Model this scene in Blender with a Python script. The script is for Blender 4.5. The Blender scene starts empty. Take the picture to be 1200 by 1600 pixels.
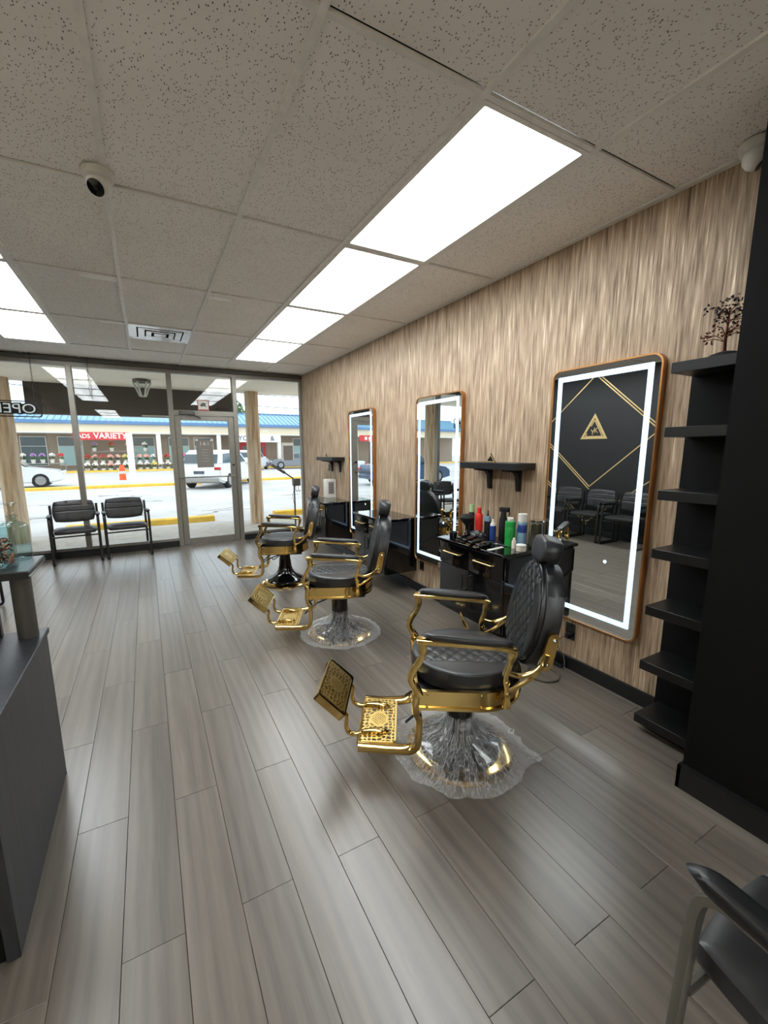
import bpy, bmesh, math, random
import numpy as np
from mathutils import Vector, Matrix, noise
S = bpy.context.scene
COL = S.collection
R = math.radians
PI = math.pi
random.seed(4)

# ------------------------------------------------------------------ camera
FPX, YAW, PITCH, ROLL, EYE = 654.806, 0.494208666, -0.167518785, -0.00534925, 1.50
def make_camera():
    cy, sy, cp, sp = math.cos(YAW), math.sin(YAW), math.cos(PITCH), math.sin(PITCH)
    F = Vector((sy*cp, cy*cp, sp)); r = Vector((cy, -sy, 0)); u = r.cross(F)
    cr, sr = math.cos(ROLL), math.sin(ROLL)
    r2 = r*cr + u*sr; u2 = u*cr - r*sr
    cd = bpy.data.cameras.new('camera'); cam = bpy.data.objects.new('camera', cd); COL.objects.link(cam)
    m = Matrix((r2, u2, -F)).transposed().to_4x4(); m.translation = (0, 0, EYE)
    cam.matrix_world = m
    cd.sensor_fit = 'VERTICAL'; cd.sensor_height = 36; cd.sensor_width = 27; cd.lens = FPX/1600*36
    cd.shift_x = 14.638/1600; cd.shift_y = 13.554/1600
    cd.clip_start = 0.02; cd.clip_end = 400
    S.camera = cam
make_camera()

# ------------------------------------------------------------------ world, exposure
LAMP = 11.0          # radiance of the ceiling panels
SKY = 1.95
w = bpy.data.worlds.new('overcast'); S.world = w; w.use_nodes = True
nt = w.node_tree; nt.nodes.clear()
out = nt.nodes.new('ShaderNodeOutputWorld'); bg = nt.nodes.new('ShaderNodeBackground')
tc = nt.nodes.new('ShaderNodeTexCoord'); nz = nt.nodes.new('ShaderNodeTexNoise'); nz.inputs['Scale'].default_value = 2.2
nz.inputs['Detail'].default_value = 5
rp = nt.nodes.new('ShaderNodeValToRGB'); rp.color_ramp.elements[0].position = .35; rp.color_ramp.elements[1].position = .7
rp.color_ramp.elements[0].color = (.70, .86, 1.0, 1); rp.color_ramp.elements[1].color = (1, 1, 1, 1)
nt.links.new(tc.outputs['Generated'], nz.inputs['Vector']); nt.links.new(nz.outputs['Fac'], rp.inputs['Fac'])
nt.links.new(rp.outputs['Color'], bg.inputs['Color']); nt.links.new(bg.outputs['Background'], out.inputs['Surface'])
bg.inputs['Strength'].default_value = SKY
S.view_settings.view_transform = 'Standard'; S.view_settings.look = 'None'
S.view_settings.gamma = 1; S.view_settings.use_curve_mapping = False
S.view_settings.exposure = 0.38

# ------------------------------------------------------------------ materials
def lin(c):
    f = lambda v: v/12.92 if v <= .04045 else ((v+.055)/1.055)**2.4
    return (f(c[0]/255), f(c[1]/255), f(c[2]/255), 1)
def base(name):
    m = bpy.data.materials.new(name); m.use_nodes = True
    return m, m.node_tree, m.node_tree.nodes['Principled BSDF']
def N(t, kind, **kw):
    n = t.nodes.new('ShaderNode'+kind)
    for k, v in kw.items():
        if k in n.inputs: n.inputs[k].default_value = v
        else: setattr(n, k, v)
    return n
def ramp(t, fac, stops, interp='LINEAR'):
    r = t.nodes.new('ShaderNodeValToRGB'); e = r.color_ramp.elements; r.color_ramp.interpolation = interp
    while len(e) < len(stops): e.new(.5)
    for i, (p, c) in enumerate(stops):
        e[i].position = p; e[i].color = c if len(c) == 4 else (*c, 1)
    t.links.new(fac, r.inputs['Fac']); return r.outputs['Color']
def coords(t, scale=(1, 1, 1), src='Object', rnd=False):
    tc = t.nodes.new('ShaderNodeTexCoord'); mp = t.nodes.new('ShaderNodeMapping'); mp.inputs['Scale'].default_value = scale
    v = tc.outputs[src]
    if rnd:
        oi = t.nodes.new('ShaderNodeObjectInfo'); ml = N(t, 'Math', operation='MULTIPLY'); ml.inputs[1].default_value = 37.0
        t.links.new(oi.outputs['Random'], ml.inputs[0]); ad = N(t, 'VectorMath', operation='ADD')
        t.links.new(v, ad.inputs[0]); t.links.new(ml.outputs[0], ad.inputs[1]); v = ad.outputs[0]
    t.links.new(v, mp.inputs['Vector']); return mp.outputs['Vector']
def noise_fac(t, vec, scale, detail=4, rough=.5):
    n = N(t, 'TexNoise', Scale=scale, Detail=detail, Roughness=rough); t.links.new(vec, n.inputs['Vector']); return n.outputs['Fac']
def bump(t, p, fac, strength=.2, dist=.002):
    b = N(t, 'Bump', Strength=strength, Distance=dist); t.links.new(fac, b.inputs['Height']); t.links.new(b.outputs['Normal'], p.inputs['Normal'])
def plain(name, c, rough=.5, metal=0, var=.06, scale=20, bmp=0, coat=0, spec=.5):
    """one colour with faint procedural variation"""
    m, t, p = base(name); v = coords(t); f = noise_fac(t, v, scale)
    l = lin(c) if max(c) > 1.5 else (*c, 1)
    a = tuple(x*(1-var) for x in l[:3]); b = tuple(min(1, x*(1+var)) for x in l[:3])
    t.links.new(ramp(t, f, [(.3, a), (.7, b)]), p.inputs['Base Color'])
    p.inputs['Roughness'].default_value = rough; p.inputs['Metallic'].default_value = metal
    p.inputs['Coat Weight'].default_value = coat; p.inputs['Specular IOR Level'].default_value = spec
    if bmp: bump(t, p, f, bmp)
    return m
def glow(name, c, s):
    m, t, p = base(name); p.inputs['Base Color'].default_value = lin(c); p.inputs['Emission Color'].default_value = lin(c)
    p.inputs['Emission Strength'].default_value = s; return m
def glass(name, tint=(1, 1, 1), ior=1.45, rough=0.0):
    m = bpy.data.materials.new(name); m.use_nodes = True; t = m.node_tree; t.nodes.clear()
    o = t.nodes.new('ShaderNodeOutputMaterial'); mx = t.nodes.new('ShaderNodeMixShader'); tr = t.nodes.new('ShaderNodeBsdfTransparent')
    gl = t.nodes.new('ShaderNodeBsdfGlossy'); lw = t.nodes.new('ShaderNodeLayerWeight'); pw = N(t, 'Math', operation='POWER'); pw.inputs[1].default_value = 4.0
    fr = N(t, 'Math', operation='MULTIPLY_ADD'); fr.inputs[1].default_value = .75; fr.inputs[2].default_value = .04
    t.links.new(lw.outputs['Facing'], pw.inputs[0]); t.links.new(pw.outputs[0], fr.inputs[0])
    tr.inputs['Color'].default_value = (*tint, 1); gl.inputs['Roughness'].default_value = rough
    t.links.new(fr.outputs[0], mx.inputs[0]); t.links.new(tr.outputs[0], mx.inputs[1]); t.links.new(gl.outputs[0], mx.inputs[2])
    t.links.new(mx.outputs[0], o.inputs['Surface']); return m

def mat_floor():
    m, t, p = base('grey_oak_plank'); oi = t.nodes.new('ShaderNodeObjectInfo')
    v = coords(t, (1, .05, 1), rnd=True)
    big = noise_fac(t, v, 7, 3, .5); fine = noise_fac(t, v, 70, 6, .65)
    wv = N(t, 'TexWave', wave_type='BANDS', bands_direction='X', Scale=5.5, Distortion=11, Detail=3); wv.inputs['Detail Scale'].default_value = 1.0
    t.links.new(v, wv.inputs['Vector'])
    mx = N(t, 'Mix', data_type='FLOAT'); mx.inputs[0].default_value = .22
    t.links.new(big, mx.inputs[2]); t.links.new(wv.outputs['Fac'], mx.inputs[3])
    mx2 = N(t, 'Mix', data_type='FLOAT'); mx2.inputs[0].default_value = .40
    t.links.new(mx.outputs[0], mx2.inputs[2]); t.links.new(fine, mx2.inputs[3])
    c = ramp(t, mx2.outputs[0], [(.28, lin((82, 75, 67))), (.50, lin((103, 95, 86))), (.72, lin((119, 111, 101)))])
    hs = t.nodes.new('ShaderNodeHueSaturation'); mr = N(t, 'MapRange'); mr.inputs['To Min'].default_value = .92; mr.inputs['To Max'].default_value = 1.07
    t.links.new(oi.outputs['Random'], mr.inputs['Value']); t.links.new(mr.outputs[0], hs.inputs['Value']); t.links.new(c, hs.inputs['Color'])
    t.links.new(hs.outputs[0], p.inputs['Base Color'])
    rr = N(t, 'MapRange'); rr.inputs['To Min'].default_value = .24; rr.inputs['To Max'].default_value = .38
    t.links.new(fine, rr.inputs['Value']); t.links.new(rr.outputs[0], p.inputs['Roughness'])
    p.inputs['Specular IOR Level'].default_value = .75
    bump(t, p, fine, .12, .001); return m
def mat_tile():
    m, t, p = base('pinhole_ceiling_tile'); v = coords(t, (1, 1, 1), rnd=True)
    vo = N(t, 'TexVoronoi', Scale=125, Randomness=1); vs = N(t, 'Mapping'); vs.inputs['Scale'].default_value = (1, .62, 1); t.links.new(v, vs.inputs['Vector'])
    nz = noise_fac(t, v, 60, 2); sc = N(t, 'VectorMath', operation='SCALE'); sc.inputs['Scale'].default_value = 1
    t.links.new(vs.outputs[0], vo.inputs['Vector'])
    hole = ramp(t, vo.outputs['Distance'], [(.20, (1, 1, 1)), (.30, (0, 0, 0))])
    sep = N(t, 'SeparateColor'); t.links.new(vo.outputs['Color'], sep.inputs[0])
    keep = ramp(t, sep.outputs[0], [(.44, (0, 0, 0)), (.50, (1, 1, 1))])
    mu = N(t, 'Math', operation='MULTIPLY'); t.links.new(hole, mu.inputs[0]); t.links.new(keep, mu.inputs[1])
    mc = N(t, 'Mix', data_type='RGBA'); t.links.new(mu.outputs[0], mc.inputs[0])
    bc = ramp(t, noise_fac(t, v, 2.2, 3), [(.3, lin((238, 234, 229))), (.7, lin((244, 241, 237)))])
    t.links.new(bc, mc.inputs[6]); mc.inputs[7].default_value = lin((104, 94, 86))
    t.links.new(mc.outputs[2], p.inputs['Base Color']); p.inputs['Roughness'].default_value = .95
    inv = N(t, 'Math', operation='SUBTRACT'); inv.inputs[0].default_value = 1; t.links.new(mu.outputs[0], inv.inputs[1])
    bump(t, p, inv.outputs[0], .35, .002); return m
def mat_wallpaper():
    m, t, p = base('streaked_wallpaper'); v = coords(t, (1, 1, .05))
    a = noise_fac(t, v, 78, 4, .62); v2 = coords(t, (1, 1, .08)); b = noise_fac(t, v2, 30, 3, .55)
    v3 = coords(t, (1, 1, .03)); c3 = noise_fac(t, v3, 170, 2, .5)
    mx = N(t, 'Mix', data_type='FLOAT'); mx.inputs[0].default_value = .36; t.links.new(a, mx.inputs[2]); t.links.new(b, mx.inputs[3])
    m2 = N(t, 'Mix', data_type='FLOAT'); m2.inputs[0].default_value = .25; t.links.new(mx.outputs[0], m2.inputs[2]); t.links.new(c3, m2.inputs[3])
    c = ramp(t, m2.outputs[0], [(.36, lin((100, 79, 62))), (.44, lin((145, 121, 98))), (.5, lin((170, 146, 120))), (.56, lin((187, 163, 136))), (.63, lin((226, 208, 182)))])
    t.links.new(c, p.inputs['Base Color'])
    t.links.new(ramp(t, m2.outputs[0], [(.45, (.62, .62, .62)), (.66, (.34, .34, .34))]), p.inputs['Roughness'])
    t.links.new(ramp(t, m2.outputs[0], [(.5, (0, 0, 0)), (.68, (.35, .35, .35))]), p.inputs['Metallic'])
    bump(t, p, m2.outputs[0], .5, .003); return m
def mat_concrete(name, c1, c2, scale=1.5):
    m, t, p = base(name); v = coords(t); f = noise_fac(t, v, scale, 6, .65)
    t.links.new(ramp(t, f, [(.3, lin(c1)), (.7, lin(c2))]), p.inputs['Base Color']); p.inputs['Roughness'].default_value = .9
    bump(t, p, f, .2, .01); return m
def mat_pillar():
    m, t, p = base('streaked_stone'); v = coords(t, (1, 1, .08)); f = noise_fac(t, v, 14, 5, .6)
    t.links.new(ramp(t, f, [(.3, lin((150, 112, 80))), (.5, lin((205, 180, 152))), (.7, lin((228, 214, 196)))]), p.inputs['Base Color'])
    p.inputs['Roughness'].default_value = .8; bump(t, p, f, .4, .01); return m
def mat_blackwood():
    m, t, p = base('black_woodgrain'); v = coords(t, (1, 1, .06)); f = noise_fac(t, v, 45, 5, .6)
    t.links.new(ramp(t, f, [(.3, lin((32, 33, 37))), (.7, lin((54, 56, 62)))]), p.inputs['Base Color'])
    p.inputs['Roughness'].default_value = .45; bump(t, p, f, .15, .001); return m
def mat_leather(name='black_leather', c=(36, 37, 40)):
    m, t, p = base(name); v = coords(t); vo = N(t, 'TexVoronoi', Scale=420); t.links.new(v, vo.inputs['Vector'])
    f = noise_fac(t, v, 8, 3)
    t.links.new(ramp(t, f, [(.3, lin(tuple(x*.9 for x in c))), (.7, lin(tuple(x*1.15 for x in c)))]), p.inputs['Base Color'])
    p.inputs['Roughness'].default_value = .36; bump(t, p, vo.outputs['Distance'], .08, .0008); return m
def mat_plastic_wrap():
    m = bpy.data.materials.new('clear_plastic_film'); m.use_nodes = True; t = m.node_tree; t.nodes.clear()
    o = t.nodes.new('ShaderNodeOutputMaterial'); mx = t.nodes.new('ShaderNodeMixShader'); tr = t.nodes.new('ShaderNodeBsdfTransparent')
    p = t.nodes.new('ShaderNodeBsdfPrincipled'); p.inputs['Base Color'].default_value = (.86, .87, .88, 1); p.inputs['Roughness'].default_value = .16
    tc = t.nodes.new('ShaderNodeTexCoord'); fl_ = N(t, 'VectorMath', operation='MULTIPLY'); fl_.inputs[1].default_value = (1, 1, 0)
    t.links.new(tc.outputs['Object'], fl_.inputs[0]); nm = N(t, 'VectorMath', operation='NORMALIZE'); t.links.new(fl_.outputs[0], nm.inputs[0])
    sc1 = N(t, 'VectorMath', operation='SCALE'); sc1.inputs['Scale'].default_value = 3.6; t.links.new(nm.outputs[0], sc1.inputs[0])
    sc2 = N(t, 'VectorMath', operation='SCALE'); sc2.inputs['Scale'].default_value = 7.0; t.links.new(fl_.outputs[0], sc2.inputs[0])
    ad_ = N(t, 'VectorMath', operation='ADD'); t.links.new(sc1.outputs[0], ad_.inputs[0]); t.links.new(sc2.outputs[0], ad_.inputs[1])
    f = noise_fac(t, ad_.outputs[0], 1.7, 4, .6)
    fr = t.nodes.new('ShaderNodeLayerWeight'); fr.inputs['Blend'].default_value = .35
    b = ramp(t, f, [(.42, (.05, .05, .05)), (.50, (.38, .38, .38)), (.54, (.08, .08, .08)), (.62, (.30, .30, .30)), (.68, (.06, .06, .06))])
    ad = N(t, 'Math', operation='MAXIMUM'); t.links.new(b, ad.inputs[0])
    ml = N(t, 'Math', operation='MULTIPLY'); ml.inputs[1].default_value = .55; t.links.new(fr.outputs['Facing'], ml.inputs[0]); t.links.new(ml.outputs[0], ad.inputs[1])
    bp = N(t, 'Bump', Strength=.8, Distance=.01); t.links.new(f, bp.inputs['Height']); t.links.new(bp.outputs[0], p.inputs['Normal'])
    t.links.new(ad.outputs[0], mx.inputs[0]); t.links.new(tr.outputs[0], mx.inputs[1]); t.links.new(p.outputs[0], mx.inputs[2])
    t.links.new(mx.outputs[0], o.inputs['Surface']); return m
def mat_diffuser():
    m, t, p = base('prismatic_diffuser'); tc = t.nodes.new('ShaderNodeTexCoord'); sp = N(t, 'SeparateXYZ'); t.links.new(tc.outputs['Object'], sp.inputs[0])
    # bright bands in the emission stand for two tubes behind the sheet
    ml = N(t, 'Math', operation='MULTIPLY'); ml.inputs[1].default_value = 22.0; t.links.new(sp.outputs[0], ml.inputs[0])
    cs = N(t, 'Math', operation='COSINE'); t.links.new(ml.outputs[0], cs.inputs[0])
    mr = N(t, 'MapRange'); mr.inputs['From Min'].default_value = -1; mr.inputs['From Max'].default_value = 1
    mr.inputs['To Min'].default_value = 1.0; mr.inputs['To Max'].default_value = .78; t.links.new(cs.outputs[0], mr.inputs['Value'])
    ms = N(t, 'Math', operation='MULTIPLY'); ms.inputs[1].default_value = LAMP; t.links.new(mr.outputs[0], ms.inputs[0])
    p.inputs['Base Color'].default_value = (.7, .72, .71, 1); p.inputs['Emission Color'].default_value = (.93, .985, 1.0, 1)
    t.links.new(ms.outputs[0], p.inputs['Emission Strength']); return m
def mat_ornament_pot():
    m, t, p = base('dried_petals'); v = coords(t, rnd=False); vo = N(t, 'TexVoronoi', Scale=60); t.links.new(v, vo.inputs['Vector'])
    sp = N(t, 'SeparateColor'); t.links.new(vo.outputs['Color'], sp.inputs[0])
    t.links.new(ramp(t, sp.outputs[0], [(.0, lin((70, 22, 20))), (.35, lin((130, 50, 40))), (.55, lin((60, 70, 40))), (.8, lin((190, 130, 95)))], 'CONSTANT'), p.inputs['Base Color'])
    p.inputs['Roughness'].default_value = .7; return m

M = dict(
    floor=mat_floor(), tile=mat_tile(), paper=mat_wallpaper(), diffuser=mat_diffuser(),
    grid=plain('white_grid_metal', (232, 230, 225), .5), subfloor=plain('dark_joint', (38, 36, 34), .9),
    black=plain('black_wall_paint', (22, 22, 24), .6), blackwall=plain('matte_black_panel', (7, 7, 8), .7, spec=.2),
    blackgloss=plain('black_gloss_lacquer', (10, 10, 12), .09, var=.02, coat=.3), blacksatin=plain('black_satin', (20, 20, 22), .38),
    skirting=plain('black_skirting', (13, 14, 16), .4), shelf=plain('black_shelf', (15, 15, 16), .4),
    alu=plain('grey_anodised_aluminium', (132, 128, 120), .4, .55), aludark=plain('dark_aluminium', (92, 90, 86), .45, .5),
    gold=plain('polished_gold', (210, 180, 114), .12, 1, var=.03), goldpaint=plain('gold_paint', (222, 192, 136), .35, .6),
    goldplate=plain('satin_gold', (226, 196, 122), .32, 1, var=.03), bronze=plain('brushed_bronze_gold', (190, 138, 88), .3, .9), mirror=plain('silvered_glass', (236, 240, 240), .0, 1, var=.0),
    led=glow('led_strip_light', (196, 222, 250), .9), leather=mat_leather(), wood=mat_blackwood(),
    piping=plain('black_piping', (16, 16, 18), .3), steel=plain('dark_steel', (60, 60, 62), .3, .9), chrome=plain('chrome', (200, 200, 200), .12, 1),
    chairframe=plain('charcoal_metal', (46, 45, 44), .35, .6), litframe=plain('charcoal_metal_lit', (120, 117, 110), .38, .7), vinyl=mat_leather('black_vinyl', (38, 37, 38)),  # near chair's lighter frame: light on the same charcoal metal, put into its colour
    wrap=mat_plastic_wrap(), glass=glass('window_glass', (.97, .985, .98)), jar=glass('clear_jar_glass', (.9, .95, .94), 1.5), bottleglass=glass('bottle_glass', (.74, .86, .88), 1.5),
    white=plain('white_plastic', (214, 211, 204), .4), lens=plain('dark_lens', (8, 8, 10), .08), foil=plain('crumpled_foil', (190, 190, 192), .25, .9, scale=30, bmp=1),
    ventblack=plain('duct_black', (12, 12, 12), .8), patch=plain('filler_white', (254, 254, 253), .8, var=.0),
    asphalt=mat_concrete('pale_concrete_paving', (172, 170, 168), (206, 204, 201), .35), walk=mat_concrete('sidewalk_concrete', (165, 160, 152), (190, 186, 178), 6),
    crack=plain('crack_tar', (70, 68, 66), .9),
    yellow=plain('worn_yellow_paint', (226, 182, 62), .7, var=.15, scale=6), pillar=mat_pillar(), soffit=plain('cream_soffit', (246, 241, 228), .8),
    signbrown=plain('dark_brown_sign_box', (62, 54, 52), .5), roof=plain('blue_metal_roof', (132, 174, 196), .5, .1), fasciablue=plain('blue_fascia', (88, 128, 172), .5),
    cream=plain('cream_stucco', (226, 212, 186), .85), postwhite=plain('white_post', (232, 230, 224), .7), shopwall=plain('shop_grey_brown_wall', (158, 142, 126), .8),
    shopglass=plain('shop_window_glass', (98, 112, 116), .15), aqua=plain('aqua_frosted_glass', (168, 205, 204), .3), signred=plain('red_sign', (206, 42, 52), .5),
    signwhite=plain('white_sign', (236, 238, 238), .5), textwhite=plain('white_lettering', (245, 245, 242), .5), textdark=plain('dark_lettering', (60, 74, 88), .5),
    orange=plain('orange_plastic', (226, 92, 40), .5), leaf=plain('leaf_green', (82, 116, 60), .8, var=.3), leafd=plain('dark_leaf', (52, 78, 48), .8, var=.3),
    bark=plain('bark', (84, 66, 50), .9), pink=plain('pink_petals', (224, 92, 150), .7), redp=plain('red_petals', (206, 54, 58), .7), peach=plain('peach_petals', (236, 176, 160), .7),
    yellowp=plain('yellow_petals', (232, 212, 120), .7), whitep=plain('white_petals', (240, 236, 230), .7), mauve=plain('mauve_petals', (176, 140, 196), .7),
    carwhite=plain('white_car_paint', (226, 230, 234), .25, .1, coat=.5), carblue=plain('blue_car_paint', (58, 84, 116), .3, .3, coat=.5), cargrey=plain('grey_car_paint', (128, 134, 142), .3, .3, coat=.5), carglass=plain('car_window', (70, 84, 92), .08),
    tyre=plain('tyre_rubber', (34, 34, 36), .85), rim=plain('alloy_rim', (160, 162, 166), .35, .7), taillight=plain('tail_light', (178, 40, 44), .25),
    paper_grey=plain('grey_paper', (128, 122, 116), .8), paper_white=plain('white_paper', (226, 224, 216), .8), sticker=plain('sticker_red', (176, 44, 50), .6),
    signblack=plain('black_acrylic', (18, 18, 20), .25), acrylic=glass('clear_acrylic', (.93, .95, .96), 1.45),
    copper=plain('copper_wire', (92, 48, 34), .4, .8), leafred=plain('dark_red_chip', (110, 44, 34), .3), leafblack=plain('dark_purple_chip', (44, 34, 42), .3),
    redcap=plain('red_bottle', (214, 44, 36), .35), green=plain('green_bottle', (34, 150, 66), .35), blue=plain('blue_bottle', (38, 62, 130), .35), teal=plain('teal_bottle', (36, 120, 124), .35),
    ltblue=plain('pale_blue_can', (136, 170, 196), .3, .3), beige=plain('beige_label', (214, 204, 188), .5), palegreen=plain('pale_green_cap', (156, 196, 140), .5),
    petals=mat_ornament_pot(), cord=plain('grey_brown_cord', (92, 84, 72), .5), slat=plain('frosted_white_slat', (206, 212, 210), .4), greypanel=plain('grey_grille', (150, 148, 144), .5),
)

# ------------------------------------------------------------------ mesh helpers
def bm_new(): return bmesh.new()
def box(bm, x0, x1, y0, y1, z0, z1, bev=0, seg=1):
    vs = [bm.verts.new(c) for c in ((x0,y0,z0),(x1,y0,z0),(x1,y1,z0),(x0,y1,z0),(x0,y0,z1),(x1,y0,z1),(x1,y1,z1),(x0,y1,z1))]
    fs = [bm.faces.new([vs[i] for i in f]) for f in ((0,3,2,1),(4,5,6,7),(0,1,5,4),(1,2,6,5),(2,3,7,6),(3,0,4,7))]
    if bev:
        es = list({e for f in fs for e in f.edges})
        bmesh.ops.bevel(bm, geom=es, offset=bev, segments=seg, profile=.5, affect='EDGES')
    return bm
def lathe(bm, prof, c=(0, 0, 0), seg=24, mat=None):
    """prof: (r, z) from bottom to top"""
    rings = []
    for r, z in prof:
        if r < 1e-5: rings.append([bm.verts.new((c[0], c[1], c[2]+z))])
        else: rings.append([bm.verts.new((c[0]+r*math.cos(2*PI*i/seg), c[1]+r*math.sin(2*PI*i/seg), c[2]+z)) for i in range(seg)])
    for a, b in zip(rings, rings[1:]):
        for i in range(seg):
            j = (i+1) % seg
            q = [a[i % len(a)], a[j % len(a)], b[j % len(b)], b[i % len(b)]]
            u = []
            for v in q:
                if v not in u: u.append(v)
            if len(u) > 2: bm.faces.new(u)
    for rg, flip in ((rings[0], True), (rings[-1], False)):
        if len(rg) > 2: bm.faces.new(rg[::-1] if flip else rg)
    return bm
def smooth_path(pts, sub=6):
    P = [Vector(p) for p in pts]; out = []
    for i in range(len(P)-1):
        p0 = P[max(i-1, 0)]; p1 = P[i]; p2 = P[i+1]; p3 = P[min(i+2, len(P)-1)]
        for k in range(sub):
            s = k/sub
            out.append(.5*((2*p1)+(p2-p0)*s+(2*p0-5*p1+4*p2-p3)*s*s+(3*p1-p0-3*p2+p3)*s**3))
    out.append(P[-1]); return out
def tube(bm, pts, r, seg=10, flat=None, up=(0, 0, 1)):
    """sweep; r number or list; flat=(a,b) gives a rounded rectangular section a wide (along side) b tall"""
    P = [Vector(p) for p in pts]; n = len(P); rings = []
    prev = None
    for i, p in enumerate(P):
        t = (P[min(i+1, n-1)]-P[max(i-1, 0)]).normalized()
        u = Vector(up)
        s = t.cross(u)
        if s.length < .15: s = prev.copy() if prev else t.cross(Vector((0, 1, 0)))
        s.normalize()
        if prev and s.dot(prev) < 0: s = -s
        prev = s; nn = s.cross(t).normalized()
        rr = r[i] if isinstance(r, (list, tuple)) else r
        ring = []
        for k in range(seg):
            a = 2*PI*k/seg+PI/seg
            if flat:
                ca, sa = math.cos(a), math.sin(a)
                q = lambda c: math.copysign(abs(c)**.45, c)
                o = s*(q(ca)*flat[0]*rr)+nn*(q(sa)*flat[1]*rr)
            else: o = s*(math.cos(a)*rr)+nn*(math.sin(a)*rr)
            ring.append(bm.verts.new(p+o))
        rings.append(ring)
    for a, b in zip(rings, rings[1:]):
        for k in range(seg):
            j = (k+1) % seg; bm.faces.new((a[k], a[j], b[j], b[k]))
    bm.faces.new(rings[0][::-1]); bm.faces.new(rings[-1]); return bm
def prism(bm, poly, axis, a, b, bev=0):
    """poly of 2-D points, extruded along axis 0/1/2 from a to b"""
    def mk(p, v):
        q = list(p); q.insert(axis, v); return q
    A = [bm.verts.new(mk(p, a)) for p in poly]; B = [bm.verts.new(mk(p, b)) for p in poly]; n = len(poly)
    fs = [bm.faces.new(A[::-1]), bm.faces.new(B)]+[bm.faces.new((A[i], A[(i+1) % n], B[(i+1) % n], B[i])) for i in range(n)]
    if bev:
        bmesh.ops.bevel(bm, geom=list(set(fs[0].edges) | set(fs[1].edges)), offset=bev, segments=2, affect='EDGES')
    return bm
def rrect(x0, x1, y0, y1, r, seg=6):
    out = []
    for cx, cy, a0 in ((x1-r, y1-r, 0), (x0+r, y1-r, 90), (x0+r, y0+r, 180), (x1-r, y0+r, 270)):
        for k in range(seg+1):
            a = R(a0+90*k/seg); out.append((cx+r*math.cos(a), cy+r*math.sin(a)))
    return out
def ring_prism(bm, outer, inner, axis, a, b):
    def mk(p, v):
        q = list(p); q.insert(axis, v); return q
    n = len(outer); V_ = [[bm.verts.new(mk(p, v)) for p in poly] for poly, v in ((outer, a), (outer, b), (inner, b), (inner, a))]
    for k in range(4):
        A, B = V_[k], V_[(k+1) % 4]
        for i in range(n): bm.faces.new((A[i], A[(i+1) % n], B[(i+1) % n], B[i]))
    return bm
def disc_map(k, a, b):
    return lambda u, v: (a*((1-k)*u+k*u*math.sqrt(max(0, 1-v*v/2))), b*((1-k)*v+k*v*math.sqrt(max(0, 1-u*u/2))))
def pillow(bm, mp, top, bot, n=24, pw=5, groove=None, mtx=None):
    """cushion: outline map mp(u,v), puffed by top / bot, optional stitched grooves on the top face"""
    us = [math.sin(PI/2*(2*i/n-1))*.35+(2*i/n-1)*.65 for i in range(n+1)]
    T, B = {}, {}
    for i, u in enumerate(us):
        for j, v in enumerate(us):
            x, y = mp(u, v); r = max(abs(u), abs(v)); pr = max(0, 1-r**pw)**(1/pw)
            z = top*pr
            if groove and r < .97: z -= groove(x, y)
            co = Vector((x, y, z)); T[i, j] = bm.verts.new(mtx @ co if mtx else co)
            if r < 1-1e-6:
                co = Vector((x, y, -bot*pr)); B[i, j] = bm.verts.new(mtx @ co if mtx else co)
            else: B[i, j] = T[i, j]
    for i in range(n):
        for j in range(n):
            bm.faces.new((T[i, j], T[i+1, j], T[i+1, j+1], T[i, j+1])); 
            q = (B[i, j], B[i, j+1], B[i+1, j+1], B[i+1, j])
            if len(set(q)) == 4:
                try: bm.faces.new(q)
                except ValueError: pass
    return bm
MATS_SMOOTH = 40
def obj(name, bm, mat, parent=None, angle=40, label=None, kind=None):
    bmesh.ops.recalc_face_normals(bm, faces=bm.faces[:])
    me = bpy.data.meshes.new(name); bm.to_mesh(me); bm.free()
    if angle:
        me.polygons.foreach_set('use_smooth', [True]*len(me.polygons))
        me.set_sharp_from_angle(angle=R(angle))
    me.materials.append(mat)
    return link(name, me, parent, label, kind)
def link(name, me, parent=None, label=None, kind=None):
    o = bpy.data.objects.new(name, me); COL.objects.link(o)
    if parent: o.parent = parent
    if label: o['label'] = label
    if kind: o['kind'] = kind
    return o
def tag(o, label, cat, group=None, kind=None):
    o['label'] = label; o['category'] = cat
    if group: o['group'] = group
    if kind: o['kind'] = kind
    return o
def thing(name, label, cat, loc=(0, 0, 0), rz=0, group=None):
    o = bpy.data.objects.new(name, None); o.empty_display_size = .1; COL.objects.link(o)
    o.location = loc; o.rotation_euler = (0, 0, rz); return tag(o, label, cat, group)
def struct(name, bm, mat, parent=None, angle=0, label=None):
    o = obj(name, bm, mat, parent, angle)
    if not parent: o['kind'] = 'structure'
    if label: o['label'] = label
    return o
def struct_empty(name, loc=(0, 0, 0), label=None):
    o = bpy.data.objects.new(name, None); COL.objects.link(o); o.location = loc; o['kind'] = 'structure'
    if label: o['label'] = label
    return o
def copy_tree(o, parent=None):
    kids = [c for c in bpy.data.objects if c.parent == o]
    c = o.copy(); COL.objects.link(c); c.parent = parent
    for k in kids: copy_tree(k, c)
    return c
def bxo(name, parent, mat, *b, bev=0, **kw): return obj(name, box(bm_new(), *b, bev=bev), mat, parent, **kw)
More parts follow.
